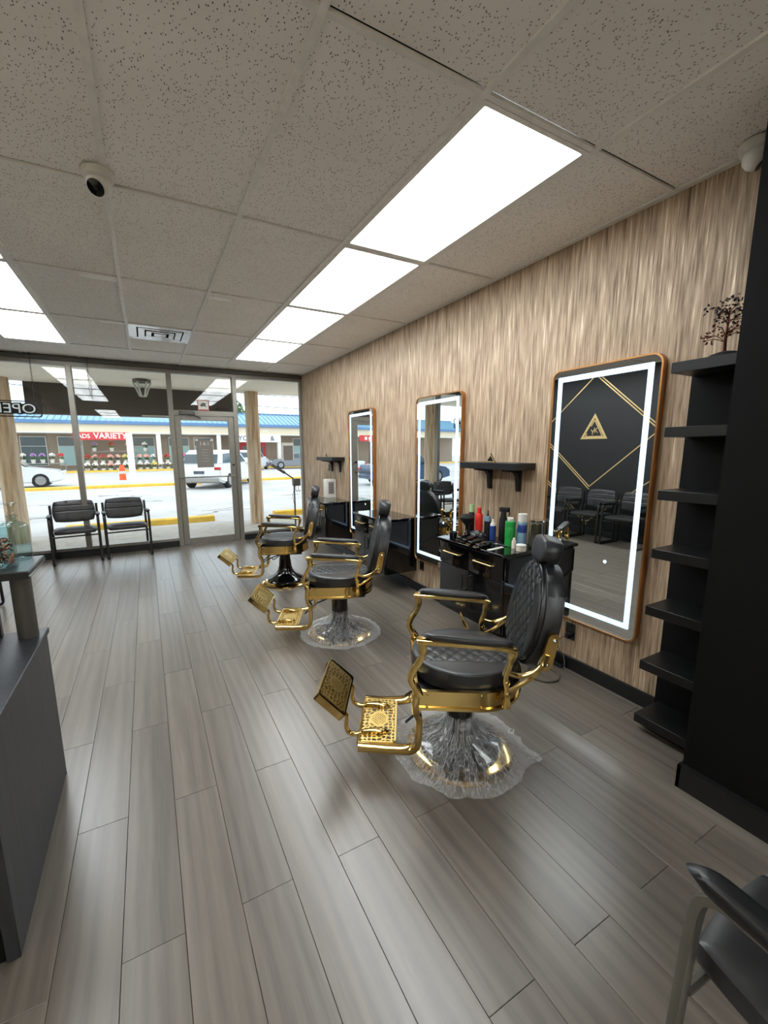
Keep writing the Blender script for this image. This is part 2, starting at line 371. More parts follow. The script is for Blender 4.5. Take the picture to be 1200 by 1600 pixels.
def text(name, s, size, mat, parent, mtx, ext=.002, align='CENTER', sx=1, bold=0):
    cu = bpy.data.curves.new(name, 'FONT'); cu.body = s; cu.size = size; cu.extrude = ext; cu.align_x = align; cu.align_y = 'CENTER'
    cu.offset = bold; cu.resolution_u = 3
    t = bpy.data.objects.new(name, cu); COL.objects.link(t); bpy.context.view_layer.update()
    me = bpy.data.meshes.new_from_object(t); bpy.data.objects.remove(t); me.materials.clear(); me.materials.append(mat)
    me.transform(mtx @ Matrix.Diagonal((sx, 1, 1, 1)))
    return link(name, me, parent)

WALL_R, WALL_L, FRONT, BACK, CEIL = 2.46, -1.98, 7.24, -5.4, 2.765

# ------------------------------------------------------------------ floor of separate planks
fl = struct('floor', box(bm_new(), WALL_L-.1, WALL_R+.1, BACK-.1, FRONT+.05, -.12, -.009), M['subfloor'])
PW, PL = .1743, 1.187
proto_meshes = {}
def plank_mesh(wd, ln):
    key = (round(wd, 4), round(ln, 4))
    if key not in proto_meshes:
        bm = box(bm_new(), .0007, wd-.0007, .0007, ln-.0007, -.009, 0, bev=.0008)
        me = bpy.data.meshes.new('plank'); bm.to_mesh(me); bm.free(); me.materials.append(M['floor']); proto_meshes[key] = me
    return proto_meshes[key]
k0 = int(math.floor((WALL_L+.189)/PW))
for k in range(k0, 17):
    x = max(-.189+PW*k-PW, WALL_L); x1 = min(-.189+PW*k, WALL_R)
    if x1-x < .02: continue
    y = 1.823 if k % 2 == 0 else 1.245
    y -= PL*7
    while y < FRONT:
        a, b = max(y, BACK), min(y+PL, FRONT)
        if b-a > .02:
            o = link('plank', plank_mesh(x1-x, b-a), fl); o.location = (x, a, 0)
        y += PL

# ------------------------------------------------------------------ ceiling: slab, grid, tiles
ce = struct('ceiling', box(bm_new(), WALL_L-.1, WALL_R+.1, BACK-.1, FRONT+.12, CEIL+.06, CEIL+.2), M['subfloor'])
GX0, GY0, GW, GL = -.672*1.0, 1.352, .6096, 1.2192
GX0 = -.686; GY0 = 1.347   # grid anchor for the 2.765 m ceiling
GW_, GL_ = .6240, 1.2527   # grid pitch scaled with the height
GX = [GX0+GW_*i for i in range(-3, 6)]
GY = [GY0+GL_*j for j in range(-6, 6)]
LIGHTS = {(c, r) for c in (-1, 3) for r in (0, 1, 2, 3, -3, -4, -5)}
for i in range(-3, 6):
    xa, xb = max(GX0+GW_*i, WALL_L), min(GX0+GW_*(i+1), WALL_R)
    if xb-xa < .04: continue
    for j in range(-6, 5):
        ya, yb = max(GY0+GL_*j, BACK), min(GY0+GL_*(j+1), FRONT)
        if yb-ya < .03 or (i, j) in LIGHTS: continue
        if (i, j) == (1, 3): ya += GW_
        key = ('t', round(xb-xa, 3), round(yb-ya, 3))
        if key not in proto_meshes:
            bm = box(bm_new(), .006, xb-xa-.006, .010, yb-ya-.0175, .005, .019, bev=.0015)
            me = bpy.data.meshes.new('ceiling_tile'); bm.to_mesh(me); bm.free(); me.materials.append(M['tile']); proto_meshes[key] = me
        o = link('ceiling_tile', proto_meshes[key], ce); o.location = (xa, ya, CEIL)
for x in GX:
    if WALL_L < x < WALL_R: bxo('grid_rail', ce, M['grid'], x-.013, x+.013, BACK, FRONT, CEIL-.005, CEIL+.010, angle=0)
for y in GY:
    if not (BACK < y < FRONT): continue
    for i in range(-3, 6):
        xa, xb = max(GX0+GW_*i, WALL_L), min(GX0+GW_*(i+1), WALL_R)
        if xb-xa > .05: bxo('grid_cross_tee', ce, M['grid'], xa+.012, xb-.012, y-.011, y+.011, CEIL-.004, CEIL+.008, angle=0)
bxo('wall_angle', ce, M['grid'], WALL_R-.03, WALL_R, BACK, FRONT, CEIL-.004, CEIL+.012, angle=0)
bxo('wall_angle', ce, M['grid'], WALL_L, WALL_L+.03, BACK, FRONT, CEIL-.004, CEIL+.012, angle=0)
for x, y, a in ((-.2, 3.93, .13), (-.17, 5.17, .12), (-.72, 6.45, .1), (.66, 3.98, .1), (.63, 5.12, .1), (1.34, 6.46, .13)):
    bm = bm_new(); vs = []
    for k in range(18):
        t_ = 2*PI*k/18; rr = 1+.18*noise.noise(Vector((x*9+math.cos(t_)*2, y*9+math.sin(t_)*2, 0)))
        vs.append((x+a*rr*math.cos(t_), y+.035*rr*math.sin(t_)))
    prism(bm, vs, 2, CEIL+.0025, CEIL+.0045); obj('filler_patch', bm, M['patch'], ce, angle=0)

def ceiling_light(i, j, lab):
    xa, ya = GX0+GW_*i, GY0+GL_*j
    t_ = thing('ceiling_light', lab, 'light', ((xa+xa+GW_)/2, ya+GL_/2, CEIL), 0, 'fluorescent ceiling panels')
    hx, hy = GW_/2-.012, GL_/2-.012
    bm = ring_prism(bm_new(), rrect(-hx, hx, -hy, hy, .004, 1), rrect(-hx+.022, hx-.022, -hy+.022, hy-.022, .003, 1), 2, -.006, .03)
    obj('frame', bm, M['grid'], t_, angle=0)
    obj('diffuser', box(bm_new(), -hx+.02, hx-.02, -hy+.02, hy-.02, .004, .008), M['diffuser'], t_, angle=0)
for i, j, lab in [(c, r, 'added unseen ceiling panel behind the camera, %s row, %s of three' % (nm, q)) for c, nm in ((3, 'right'), (-1, 'left')) for r, q in ((-3, 'first'), (-4, 'second'), (-5, 'third'))]+list(((3, 0, 'largest and nearest lit rectangular ceiling panel, right-hand row'), (3, 1, 'second lit ceiling panel from the camera in the right-hand row'),  # panels behind the camera are unseen, added to brighten the room
                  (3, 2, 'third lit ceiling panel from the camera in the right-hand row'), (3, 3, 'farthest lit ceiling panel in the right-hand row, nearest the door'),
                  (-1, 0, 'lit ceiling panel of the left row beyond the frame edge, nearest the camera'), (-1, 1, 'lit ceiling panel of the left-hand row, just outside the left edge of the frame'),
                  (-1, 2, 'lit ceiling panel cut by the left edge of the photo, nearer of two'), (-1, 3, 'bluish lit ceiling panel cut by the left edge of the photo, farther of two'))):
    ceiling_light(i, j, lab)

# air diffuser in the ceiling
va, vb = GX0+GW_*1, GY0+GL_*3
v_ = thing('ceiling_vent', 'square metal ceiling air diffuser with foil-like crumpled rings, ahead of the door', 'vent', (va+GW_/2, vb+GW_/2, CEIL))
h = GW_/2-.012
obj('duct', box(bm_new(), -h, h, -h, h, .05, .058), M['ventblack'], v_, angle=0)
for q, (o_, i_) in enumerate(((h, h-.075), (h-.09, h-.15), (h-.165, h-.215))):
    bm = ring_prism(bm_new(), rrect(-o_, o_, -o_, o_, .006, 1), rrect(-i_, i_, -i_, i_, .006, 1), 2, -.004-.004*q, .004)
    bmesh.ops.subdivide_edges(bm, edges=bm.edges[:], cuts=3, use_grid_fill=True)
    for v in bm.verts: v.co.z += .006*noise.noise(v.co*30)
    obj('louvre_ring', bm, M['foil'], v_, angle=20)
obj('centre_plate', box(bm_new(), -.06, .06, -.06, .06, -.014, -.008, bev=.003), M['foil'], v_)

# dome cameras
def dome(loc, rz, lab):
    t_ = thing('security_camera', lab, 'camera', loc, rz)
    obj('base', lathe(bm_new(), [(.066, 0), (.067, -.006), (.063, -.03), (.055, -.036)][::-1]), M['white'], t_)
    bm = bm_new(); bmesh.ops.create_uvsphere(bm, u_segments=24, v_segments=16, radius=.05)
    for v in bm.verts:
        d = v.co.dot(Vector((-.35, -.6, -.72)).normalized())
        if d > .034: v.co -= Vector((-.35, -.6, -.72)).normalized()*(d-.034)
        v.co.z -= .052
    obj('ball', bm, M['white'], t_)
    d = Vector((-.35, -.6, -.72)).normalized(); c = Vector((0, 0, -.052))+d*.034
    bm = lathe(bm_new(), [(.0, 0), (.033, 0), (.036, .004), (.03, .006), (.0, .0055)]); bm.transform(Matrix.Translation(c) @ d.to_track_quat('Z', 'Y').to_matrix().to_4x4())
    l_ = obj('lens_cover', bm, M['lens'], t_)
    bm = lathe(bm_new(), [(.0, .006), (.009, .006), (.009, .009), (0, .009)], seg=12); bm.transform(Matrix.Translation(c) @ d.to_track_quat('Z', 'Y').to_matrix().to_4x4())
    obj('lens', bm, M['steel'], l_)
dome((-.085, 2.50, CEIL-.002), 0, 'white dome security camera under the ceiling at upper left')
dome((2.375, .99, CEIL-.002), R(60), 'white dome security camera at the far right, half hidden by the black wall')

# ------------------------------------------------------------------ walls
struct('wall_right', box(bm_new(), WALL_R, WALL_R+.12, BACK, FRONT+.02, 0, CEIL+.06), M['paper'])
struct('baseboard_right', box(bm_new(), WALL_R-.018, WALL_R, 1.17, FRONT-.03, 0, .092, bev=.004), M['skirting'], angle=40)
struct('wall_left', box(bm_new(), WALL_L-.12, WALL_L, 2.2, FRONT+.02, 0, CEIL+.06), M['black'])
struct('wall_left_rear', box(bm_new(), WALL_L-.12, WALL_L, BACK, 2.2, 0, CEIL+.06), M['cream'])
struct('baseboard_left', box(bm_new(), WALL_L, WALL_L+.016, BACK, FRONT-.03, 0, .11, bev=.003), M['skirting'], angle=40)
struct('wall_back', box(bm_new(), WALL_L, WALL_R, BACK-.12, BACK, 0, CEIL+.06), M['cream'])
struct('wall_partition', box(bm_new(), 1.99, WALL_R, -1.2, .812, 0, CEIL+.03), M['blackwall'])
bm = box(bm_new(), 1.975, 1.99, -1.2, .826, 0, .108); box(bm, 1.975, 2.2, .812, .826, 0, .108)
box(bm, 1.979, 1.99, -1.2, .822, .108, .118)
struct('baseboard_partition', bm, M['skirting'])

# gold line art and emblem on the black left wall (seen in the mirrors)
def gold_line(a, b, wd=.016):
    (y0, z0), (y1, z1) = a, b; d = Vector((y1-y0, z1-z0)).normalized(); n = Vector((-d.y, d.x))*wd/2
    return prism(bm_new(), [(y0+n.x, z0+n.y), (y1+n.x, z1+n.y), (y1-n.x, z1-n.y), (y0-n.x, z0-n.y)], 0, WALL_L, WALL_L+.004)
art = thing('wall_line_art', 'gold diamond lines on the black wall opposite the mirrors', 'wall art')
cy_, cz_, a_, b_ = 4.70, 1.80, 1.10, .955
T_, B_, N_, F_ = (cy_, cz_+b_), (cy_, cz_-b_), (cy_-a_, cz_), (cy_+a_, cz_)
for p, q in ((T_, F_), (B_, N_)): obj('gold_line', gold_line(p, q), M['goldpaint'], art, angle=0)
for p, q in ((T_, N_), (F_, B_)):
    obj('gold_line', gold_line(p, q), M['goldpaint'], art, angle=0)
    obj('gold_line', gold_line((p[0], p[1]-.05), (q[0], q[1]-.05)), M['goldpaint'], art, angle=0)
lo = (cy_, .22)
for e in ((cy_-a_-.3, 1.30), (cy_+a_+.3, 1.30)): obj('gold_line', gold_line(lo, e), M['goldpaint'], art, angle=0)
obj('gold_line', gold_line((cy_, .17), (cy_+a_+.3, 1.25)), M['goldpaint'], art, angle=0)
em = thing('wall_emblem', 'gold double triangle emblem with two letters on the black wall', 'emblem')
def tri_ring(c, hw, h, t, x0, x1):
    o_ = [(c[0]-hw, c[1]), (c[0]+hw, c[1]), (c[0], c[1]+h)]; cen = (c[0], c[1]+h/3); k = 1-t
    i_ = [(cen[0]+(p[0]-cen[0])*k, cen[1]+(p[1]-cen[1])*k) for p in o_]
    return ring_prism(bm_new(), o_, i_, 0, x0, x1)
obj('outer_triangle', tri_ring((4.69, 1.665), .25, .43, .26, WALL_L, WALL_L+.006), M['goldpaint'], em, angle=0)
def seg_(name, a, b, wd): obj(name, gold_line(a, b, wd), M['goldpaint'], em, angle=0)
it = [(4.69-.160, 1.706), (4.69+.160, 1.706), (4.69, 1.985)]
seg_('inner_triangle_side', it[0], it[1], .018); seg_('inner_triangle_side', it[0], it[2], .018)
seg_('inner_triangle_side', it[1], (it[1][0]-.03, it[1][1]+.055), .018); seg_('inner_triangle_side', (4.75, 1.882), it[2], .018)
FL = Matrix(((0, 0, 1, 0), (-1, 0, 0, 0), (0, 1, 0, 0), (0, 0, 0, 1)))   # lettering that reads the right way in the mirror
text('letter', 'Y', .125, M['goldpaint'], em, Matrix.Translation((WALL_L+.003, 4.715, 1.775)) @ FL, .003)
text('letter', 'K', .125, M['goldpaint'], em, Matrix.Translation((WALL_L+.003, 4.655, 1.805)) @ FL, .003)

# ------------------------------------------------------------------ shop front: frames, panes, door
def bar(parent, name, mat, x0, x1, z0, z1, y0=FRONT-.045, y1=FRONT+.055): return bxo(name, parent, mat, x0, x1, y0, y1, z0, z1, bev=.003)
MX = [-2.02, -.83, .395, 1.335, 2.46]
HEAD0, HEAD1 = 2.700, CEIL
struct('trim_1', box(bm_new(), WALL_L, WALL_R, FRONT-.06, FRONT+.06, HEAD0, CEIL+.0, bev=.004), M['aludark'])
for n_, (x0, x1, z0) in enumerate(((MX[0], MX[1], .105), (MX[1], MX[2], .105), (MX[3], MX[4], .105))):
    wn = struct_empty('window_%d' % (n_+1), (0, 0, 0), ('left tall fixed shop window with the OPEN sign', 'middle tall fixed shop window left of the door', 'right tall fixed shop window beside the wallpapered wall')[n_])
    bar(wn, 'sill_rail', M['alu'], x0+.03, x1-.03, z0-.01, z0+.03); bar(wn, 'head_rail', M['alu'], x0+.03, x1-.03, HEAD0-.05, HEAD0)
    if n_ < 2: bar(wn, 'mullion', M['alu'], x1-.034, x1+.034, .08 if n_ == 0 else .0, HEAD0)
    if n_ == 0: bar(wn, 'mullion', M['alu'], x0+.0, x0+.08, .08, HEAD0)
    if n_ == 2: bar(wn, 'mullion', M['alu'], x0-.034, x0+.034, .0, HEAD0); bar(wn, 'side_rail', M['alu'], x1-.03, x1, .08, HEAD0)
    bxo('pane', wn, M['glass'], x0+.03, x1-.03, FRONT+.004, FRONT+.010, z0+.02, HEAD0-.04, angle=0)
tw = struct_empty('window_4', (0, 0, 0), 'transom window above the glass door')
bar(tw, 'transom_bar', M['alu'], MX[2]+.03, MX[3]-.03, 2.035, 2.115); bar(tw, 'head_rail', M['alu'], MX[2]+.03, MX[3]-.03, HEAD0-.05, HEAD0)
bxo('pane', tw, M['glass'], MX[2]+.03, MX[3]-.03, FRONT+.004, FRONT+.010, 2.105, HEAD0-.04, angle=0)
struct('baseboard_front', box(box(bm_new(), WALL_L, MX[2]-.034, FRONT-.05, FRONT+.05, 0, .095, bev=.004), MX[3]+.034, WALL_R, FRONT-.05, FRONT+.05, 0, .095, bev=.004), M['skirting'], angle=40)
dr = struct_empty('door_1', (0, 0, 0), 'aluminium framed glass entrance door with a push bar')
D0, D1 = .432, 1.298
bar(dr, 'stile', M['alu'], D0, D0+.085, .015, 2.03, FRONT-.03, FRONT+.02); bar(dr, 'stile', M['alu'], D1-.085, D1, .015, 2.03, FRONT-.03, FRONT+.02)
bar(dr, 'top_rail', M['alu'], D0+.085, D1-.085, 1.965, 2.03, FRONT-.03, FRONT+.02); bar(dr, 'bottom_rail', M['alu'], D0+.085, D1-.085, .015, .115, FRONT-.03, FRONT+.02)
bar(dr, 'threshold', M['alu'], MX[2]+.03, MX[3]-.03, -.002, .014)
bxo('pane', dr, M['glass'], D0+.08, D1-.08, FRONT-.006, FRONT, .11, 1.97, angle=0)
bm = tube(bm_new(), [(D0+.03, FRONT-.03, 1.09), (D0+.03, FRONT-.09, 1.09), (D0+.06, FRONT-.10, 1.09), (D1-.06, FRONT-.10, 1.09), (D1-.03, FRONT-.09, 1.09), (D1-.03, FRONT-.03, 1.09)], .011)
obj('push_bar', bm, M['alu'], dr)
bxo('door_closer', dr, M['aludark'], .50, .72, FRONT-.10, FRONT-.045, 2.045, 2.10, bev=.006)
obj('closer_arm', tube(bm_new(), [(.62, FRONT-.09, 2.045), (.72, FRONT-.11, 2.03), (.80, FRONT-.04, 2.0)], .008, 6), M['steel'], dr)
obj('lock', lathe(bm_new(), [(.0, 0), (.018, 0), (.018, .012), (0, .012)], seg=14).__class__ and (lambda b: (b.transform(Matrix.Translation((D1-.04, FRONT-.03, 1.27)) @ Matrix.Rotation(R(90), 4, 'X')), b)[1])(lathe(bm_new(), [(.0, 0), (.018, 0), (.018, .012), (0, .012)], seg=14)), M['steel'], dr)
# papers and stickers on the glass
pp = thing('door_notice', 'grey-brown opening notice sheet taped inside the glass door', 'notice', (.835, FRONT-.012, 1.235))
bxo('sheet', pp, M['paper_grey'], -.125, .125, -.0, .003, 0, .43, angle=0)
mt = Matrix.Translation((0, -.001, .37)) @ Matrix.Rotation(R(90), 4, 'X')
for q_, ch in enumerate('IAI'): text('heading_letter', ch, .075, M['paper_white'], pp, Matrix.Translation((-.055+.055*q_, 0, 0)) @ mt, .0005)
for k in range(5): bxo('text_line', pp, M['white'], -.05, .05, -.0012, -.0002, .28-.045*k, .2825-.045*k, angle=0)
for x in (-.11, .11): bxo('tape', pp, M['paper_white'], x-.02, x+.02, -.001, .0, .42, .445, angle=0)
st = thing('transom_sticker', 'small red and white square sticker on the glass above the door', 'sticker', (.86, FRONT-.0, 2.085))
bxo('sheet', st, M['paper_white'], -.075, .075, -.002, .001, .03, .19, angle=0); bxo('border', st, M['sticker'], -.085, .085, 0, .002, .022, .198, angle=0)
obj('bird_print', prism(bm_new(), [(-.05, .11), (-.01, .155), (.045, .15), (.03, .12), (.055, .09), (.0, .105), (-.02, .095)], 1, -.0035, -.002), M['signblack'], st, angle=0)
bxo('red_band', st, M['sticker'], -.07, .07, -.0035, -.002, .035, .052, angle=0)
pr = thing('window_poster', 'brown poster with a white border on the right-hand shop window', 'poster', (2.19, FRONT-.002, 1.33))
bxo('border', pr, M['paper_white'], -.105, .105, 0, .003, 0, .30, angle=0); bxo('print', pr, M['paper_grey'], -.082, .085, -.002, 0, 0, .25, angle=0)

# OPEN sign, read from outside
os_ = thing('open_sign', 'clear hanging OPEN sign with a black outline, seen from behind in the left window', 'sign', (-1.455, 7.1, 1.945))
ou, inn = rrect(-.3, .3, 0, .205, .03), rrect(-.288, .288, .012, .193, .024)
obj('backing', prism(bm_new(), rrect(-.3, .3, 0, .205, .03), 1, -.002, .001), M['acrylic'], os_, angle=0)
obj('outline', ring_prism(bm_new(), ou, inn, 1, -.006, .006), M['signblack'], os_, angle=0)
obj('letter_field', prism(bm_new(), rrect(-.262, .165, .040, .168, .008), 1, -.0048, -.0015), M['signblack'], os_, angle=0)
mt = Matrix.Translation((.0, .004, .102)) @ Matrix.Rotation(R(180), 4, 'Z') @ Matrix.Rotation(R(90), 4, 'X')
text('letters', 'OPEN', .17, M['signblack'], os_, mt, .0015, sx=1.1, bold=.016); 
mt = Matrix.Translation((.0, -.001, .102)) @ Matrix.Rotation(R(180), 4, 'Z') @ Matrix.Rotation(R(90), 4, 'X')
text('letters', 'OPEN', .17, M['slat'], os_, mt, .0060, sx=1.1, bold=0)
def chain(parent, x, y, z0, z1, mat):
    z = z1; k = 0; bm = bm_new()
    while z > z0:
        pts = [(x+(.008*math.cos(a) if k % 2 else 0), y+(0 if k % 2 else .008*math.cos(a)), z-.016+.016*math.sin(a)) for a in [2*PI*q/10 for q in range(11)]]
        tube(bm, pts, .0025, 5, up=(1, 0, .01) if k % 2 == 0 else (0, 1, .01)); z -= .026; k += 1
    return obj('chain', bm, mat, parent)
chain(os_, .24, 0, .205, CEIL-1.945, M['steel'])
chain(os_, -.24, 0, .205, CEIL-1.945, M['steel'])
hc = thing('hanging_chain', 'loose thin metal chain hanging in the middle shop window', 'chain', (-.60, 7.12, 2.26)); chain(hc, 0, 0, 0, CEIL-2.26, M['steel'])

# ------------------------------------------------------------------ lighted mirrors
def make_mirror():
    t_ = thing('lighted_mirror', '', 'mirror', (0, 0, 0), 0, 'lighted mirrors on the wallpapered wall')
    W2, H = .345, 1.635
    obj('back_box', prism(bm_new(), rrect(-W2+.012, W2-.012, .012, H-.012, .055, 8), 0, -.022, .0), M['blacksatin'], t_)
    obj('frame', ring_prism(bm_new(), rrect(-W2, W2, 0, H, .06, 8), rrect(-W2+.009, W2-.009, .009, H-.009, .052, 8), 0, -.040, .0), M['bronze'], t_)
    obj('mirror_glass', prism(bm_new(), rrect(-W2+.009, W2-.009, .009, H-.009, .052, 8), 0, -.034, -.024), M['mirror'], t_, angle=30)
    obj('light_strip', ring_prism(bm_new(), rrect(-W2+.046, W2-.046, .075, H-.046, .006, 2), rrect(-W2+.078, W2-.078, .107, H-.078, .004, 2), 0, -.0352, -.0342), M['led'], t_, angle=0)
    bm = lathe(bm_new(), [(0, 0), (.011, 0), (.011, .001), (0, .001)], seg=16); bm.transform(Matrix.Translation((-.0345, -.12, .45)) @ Matrix.Rotation(R(-90), 4, 'Y'))
    obj('touch_button', bm, M['led'], t_)
    return t_
mr = make_mirror()
mspec = [(1.645, 0.0, 'nearest and largest lighted mirror with rounded bronze frame, beside the black shelves'),
         (3.245, 1.15, 'middle lighted mirror with rounded bronze frame, reflecting the left window and OPEN sign'),
         (4.86, 0.9, 'farthest lighted mirror with rounded bronze frame, reflecting the red shop sign')]
for k, (y, tilt, lab) in enumerate(mspec):
    m_ = mr if k == 0 else copy_tree(mr)
    m_.location = (WALL_R-.002-abs(math.sin(R(tilt)))*.345, y, .366); m_.rotation_euler = (0, 0, R(tilt)); m_['label'] = lab

# ------------------------------------------------------------------ styling stations (wall-hung cabinets)
def make_station():
    t_ = thing('station_cabinet', '', 'cabinet', (0, 0, 0), 0, 'wall-hung black styling cabinets')
    # local: x 0 at wall, negative outwards; y 0..0.72
    Wd, D = .72, .40
    obj('body', box(bm_new(), -D+.02, -.001, .012, Wd-.012, .22, .775, bev=.003), M['blackgloss'], t_)
    obj('worktop', box(bm_new(), -D-.025, -.001, 0, Wd, .775, .80, bev=.003), M['blackgloss'], t_)
    for y0, y1 in ((.016, .357), (.363, .704)):
        bm = bm_new(); n = 10; pts = [(-D+.02, y0)]+[(-D+.0-.012*math.sin(PI*k/n), y0+(y1-y0)*k/n) for k in range(n+1)]+[(-D+.02, y1)]
        d_ = obj('drawer', prism(bm, pts, 2, .605, .768), M['blackgloss'], t_)
        yc = (y0+y1)/2
        hb = tube(bm_new(), [(-D-.010, yc-.095, .705), (-D-.034, yc-.09, .705), (-D-.034, yc+.09, .705), (-D-.010, yc+.095, .705)], .0045, 8)
        obj('handle', hb, M['goldpaint'], d_, label='slim gold bar handle')
    for y0, y1, hy in ((.016, .357, .325), (.363, .704, .395)):
        d_ = obj('door', box(bm_new(), -D+.0, -D+.02, y0, y1, .225, .598, bev=.003), M['blackgloss'], t_)
        hb = tube(bm_new(), [(-D+.002, hy, .575), (-D-.028, hy, .57), (-D-.028, hy, .44), (-D+.002, hy, .435)], .0045, 8)
        obj('handle', hb, M['steel'], d_, label='slim dark bar handle')
    # open side pocket with grey edge trim on the near side
    obj('side_pocket', prism(bm_new(), [(-D+.03, .765), (-D+.03, .615), (-.13, .50), (-.13, .765)], 1, -.004, .012), M['blacksatin'], t_, angle=0)
    obj('pocket_trim', ring_prism(bm_new(), [(-D+.03, .765), (-D+.03, .60), (-.10, .49), (-.10, .765)], [(-D+.036, .759), (-D+.036, .612), (-.112, .508), (-.112, .759)], 1, -.012, .0), M['steel'], t_, angle=0)
    return t_
sta = make_station()
for k, (y, lab) in enumerate(((1.985, 'nearest glossy black wall-hung station cabinet, top crowded with bottles and clippers'),
                              (3.605, 'middle glossy black wall-hung station cabinet with an empty top, behind the second chair'),
                              (5.215, 'farthest glossy black wall-hung station cabinet carrying a small white box'))):
    c_ = sta if k == 0 else copy_tree(sta)
    c_.location = (WALL_R, y, 0); c_['label'] = lab

def make_wshelf():
    t_ = thing('wall_shelf', '', 'shelf', (0, 0, 0), 0, 'black bracket shelves on the wallpapered wall')
    obj('board', box(bm_new(), -.20, -.001, 0, .60, -.05, 0, bev=.002), M['shelf'], t_)
    for y in (.14, .44):
        bm = prism(bm_new(), [(-.175, -.05), (-.175, -.062), (-.06, -.072), (-.035, -.10), (-.024, -.215), (-.001, -.215), (-.001, -.05)], 1, y-.018, y+.018, bev=.002)
        obj('bracket', bm, M['blacksatin'], t_)
    return t_
ws = make_wshelf()
for k, (y, lab) in enumerate(((2.12, 'nearer black wall shelf on two brackets, above the bottles'), (5.44, 'farther black wall shelf on two brackets, near the front window'))):
    s_ = ws if k == 0 else copy_tree(ws); s_.location = (WALL_R, y, 1.40); s_['label'] = lab
    tr_ = thing('triangle_ornament', ('small gold and black triangle plaque on the nearer wall shelf', 'small dark triangle plaque on the farther wall shelf')[k], 'ornament', (WALL_R-.17, y+.28, 1.40), 0, 'triangle plaques on the shelves')
    obj('plate', prism(bm_new(), [(-.055, .0), (.055, .0), (0, .068)], 0, 0, .006), M['signblack'], tr_, angle=0)
    obj('triangle_line', ring_prism(bm_new(), [(-.048, .004), (.048, .004), (0, .062)], [(-.036, .01), (.036, .01), (0, .052)], 0, -.002, .0), M['goldpaint'], tr_, angle=0)

# black shelf unit at right
un = thing('shelf_unit', 'tall black open shelf unit with seven shelves between the nearest mirror and the black wall', 'shelves', (WALL_R, .812, 0))
obj('back_panel', box(bm_new(), -.022, -.001, 0.001, .358, .05, 1.86), M['blackwall'], un, angle=0)
for z in (.088, .395, .698, 1.0, 1.296, 1.60, 1.896):
    obj('shelf', box(bm_new(), -.245, -.022 if z < 1.8 else -.001, 0.001, .343, z-.048, z, bev=.0015), M['shelf'], un)
# gem tree on the top shelf
gt = thing('gem_tree', 'small wire bonsai ornament with dark red stone leaves on the top shelf', 'ornament', (2.275, .975, 1.896))
bm = bm_new(); ico = bmesh.ops.create_icosphere(bm, subdivisions=2, radius=.05)
for v in bm.verts: v.co = Vector((v.co.x*.9, v.co.y*1.25, max(0, v.co.z*.5)*(1+.3*noise.noise(v.co*40))))
obj('rock_base', bm, M['ventblack'], gt)
tr = bm_new(); tube(tr, smooth_path([(0, 0, .01), (.006, .004, .05), (-.004, .0, .09), (.004, .002, .14), (0, 0, .19)]), [.008-.005*k/24 for k in range(25)], 7)
tips = []
for k in range(20):
    a = random.uniform(0, 2*PI); z0 = random.choice((.06, .08, .10, .13, .15, .17, .18)); L = random.uniform(.04, .10)*(1.15-z0*2.2 if z0 > .15 else 1); up = random.uniform(.0, .05)
    e = (math.cos(a)*L*.9, math.sin(a)*L, z0+up); tube(tr, smooth_path([(0, 0, z0), (e[0]*.5, e[1]*.5, z0+up*.9), e], 4), .0018, 5); tips.append(e)
tips += [(0, 0, .235), (.01, .02, .22), (-.01, -.02, .225)]
obj('wire_trunk', tr, M['copper'], gt)
for mt_, nm in ((M['leafred'], 0), (M['leafblack'], 1)):
    bm = bm_new()
    for e in tips:
        if (e[2] > .13) != bool(nm): continue
        for q in range(9):
            c = Vector(e)+Vector([random.gauss(0, .012) for _ in range(3)]); s = random.uniform(.003, .0055)
            m4 = Matrix.Translation(c) @ Matrix.Rotation(random.uniform(0, 6), 4, Vector((random.random(), random.random(), 1))) @ Matrix.Diagonal((s*1.6, s, s*.6, 1))
            bmesh.ops.create_icosphere(bm, subdivisions=1, radius=1, matrix=m4)
    obj('stone_leaves', bm, mt_, gt, kind='stuff', angle=0)

# outlets, cords
def outlet(loc, lab, plug=True):
    t_ = thing('wall_outlet', lab, 'outlet', loc)
    obj('plate', box(bm_new(), -.006, 0, -.037, .037, -.058, .058, bev=.003), M['blackgloss'], t_)
    for z in (-.022, .022): obj('socket', box(bm_new(), -.009, -.005, -.016, .016, z-.013, z+.013, bev=.002), M['blacksatin'], t_)
    if plug: obj('plug', box(bm_new(), -.038, -.007, -.014, .018, -.045, -.012, bev=.006, seg=2), M['ventblack'], t_)
    return t_
outlet((WALL_R, 1.745, .268), 'black wall outlet with a plug below the nearest mirror')
outlet((WALL_R, 3.52, .30), 'black wall outlet at the lower corner of the middle cabinet', False)
pc = thing('power_cord', 'thin grey-brown cord hanging from the outlet to a flat coil on the floor', 'cord')
bm = tube(bm_new(), smooth_path([(2.425, 1.76, .235), (2.41, 1.79, .20), (2.42, 1.80, .13), (2.43, 1.765, .09), (2.415, 1.74, .02), (2.40, 1.74, .008)]), .0035, 7); obj('hanging_cord', bm, M['cord'], pc)
pts = []
for k in range(80):
    a = -2*PI*2.2*k/79+1.2; rr = .095+.012*(k/79); pts.append((2.235+rr*math.cos(a), 1.765+rr*math.sin(a)*1.02, .006+.006*(k/79)))
pts += [(2.33, 1.86, .008), (2.40, 1.87, .008), (2.425, 1.85, .008)]
obj('coil', tube(bm_new(), pts, .0045, 7), M['cord'], pc)
bm = box(bm_new(), -.012, .012, -.045, .045, 0, .024, bev=.005, seg=2); bm.transform(Matrix.Translation((2.415, 1.80, .001)))
obj('power_brick', bm, M['ventblack'], pc)
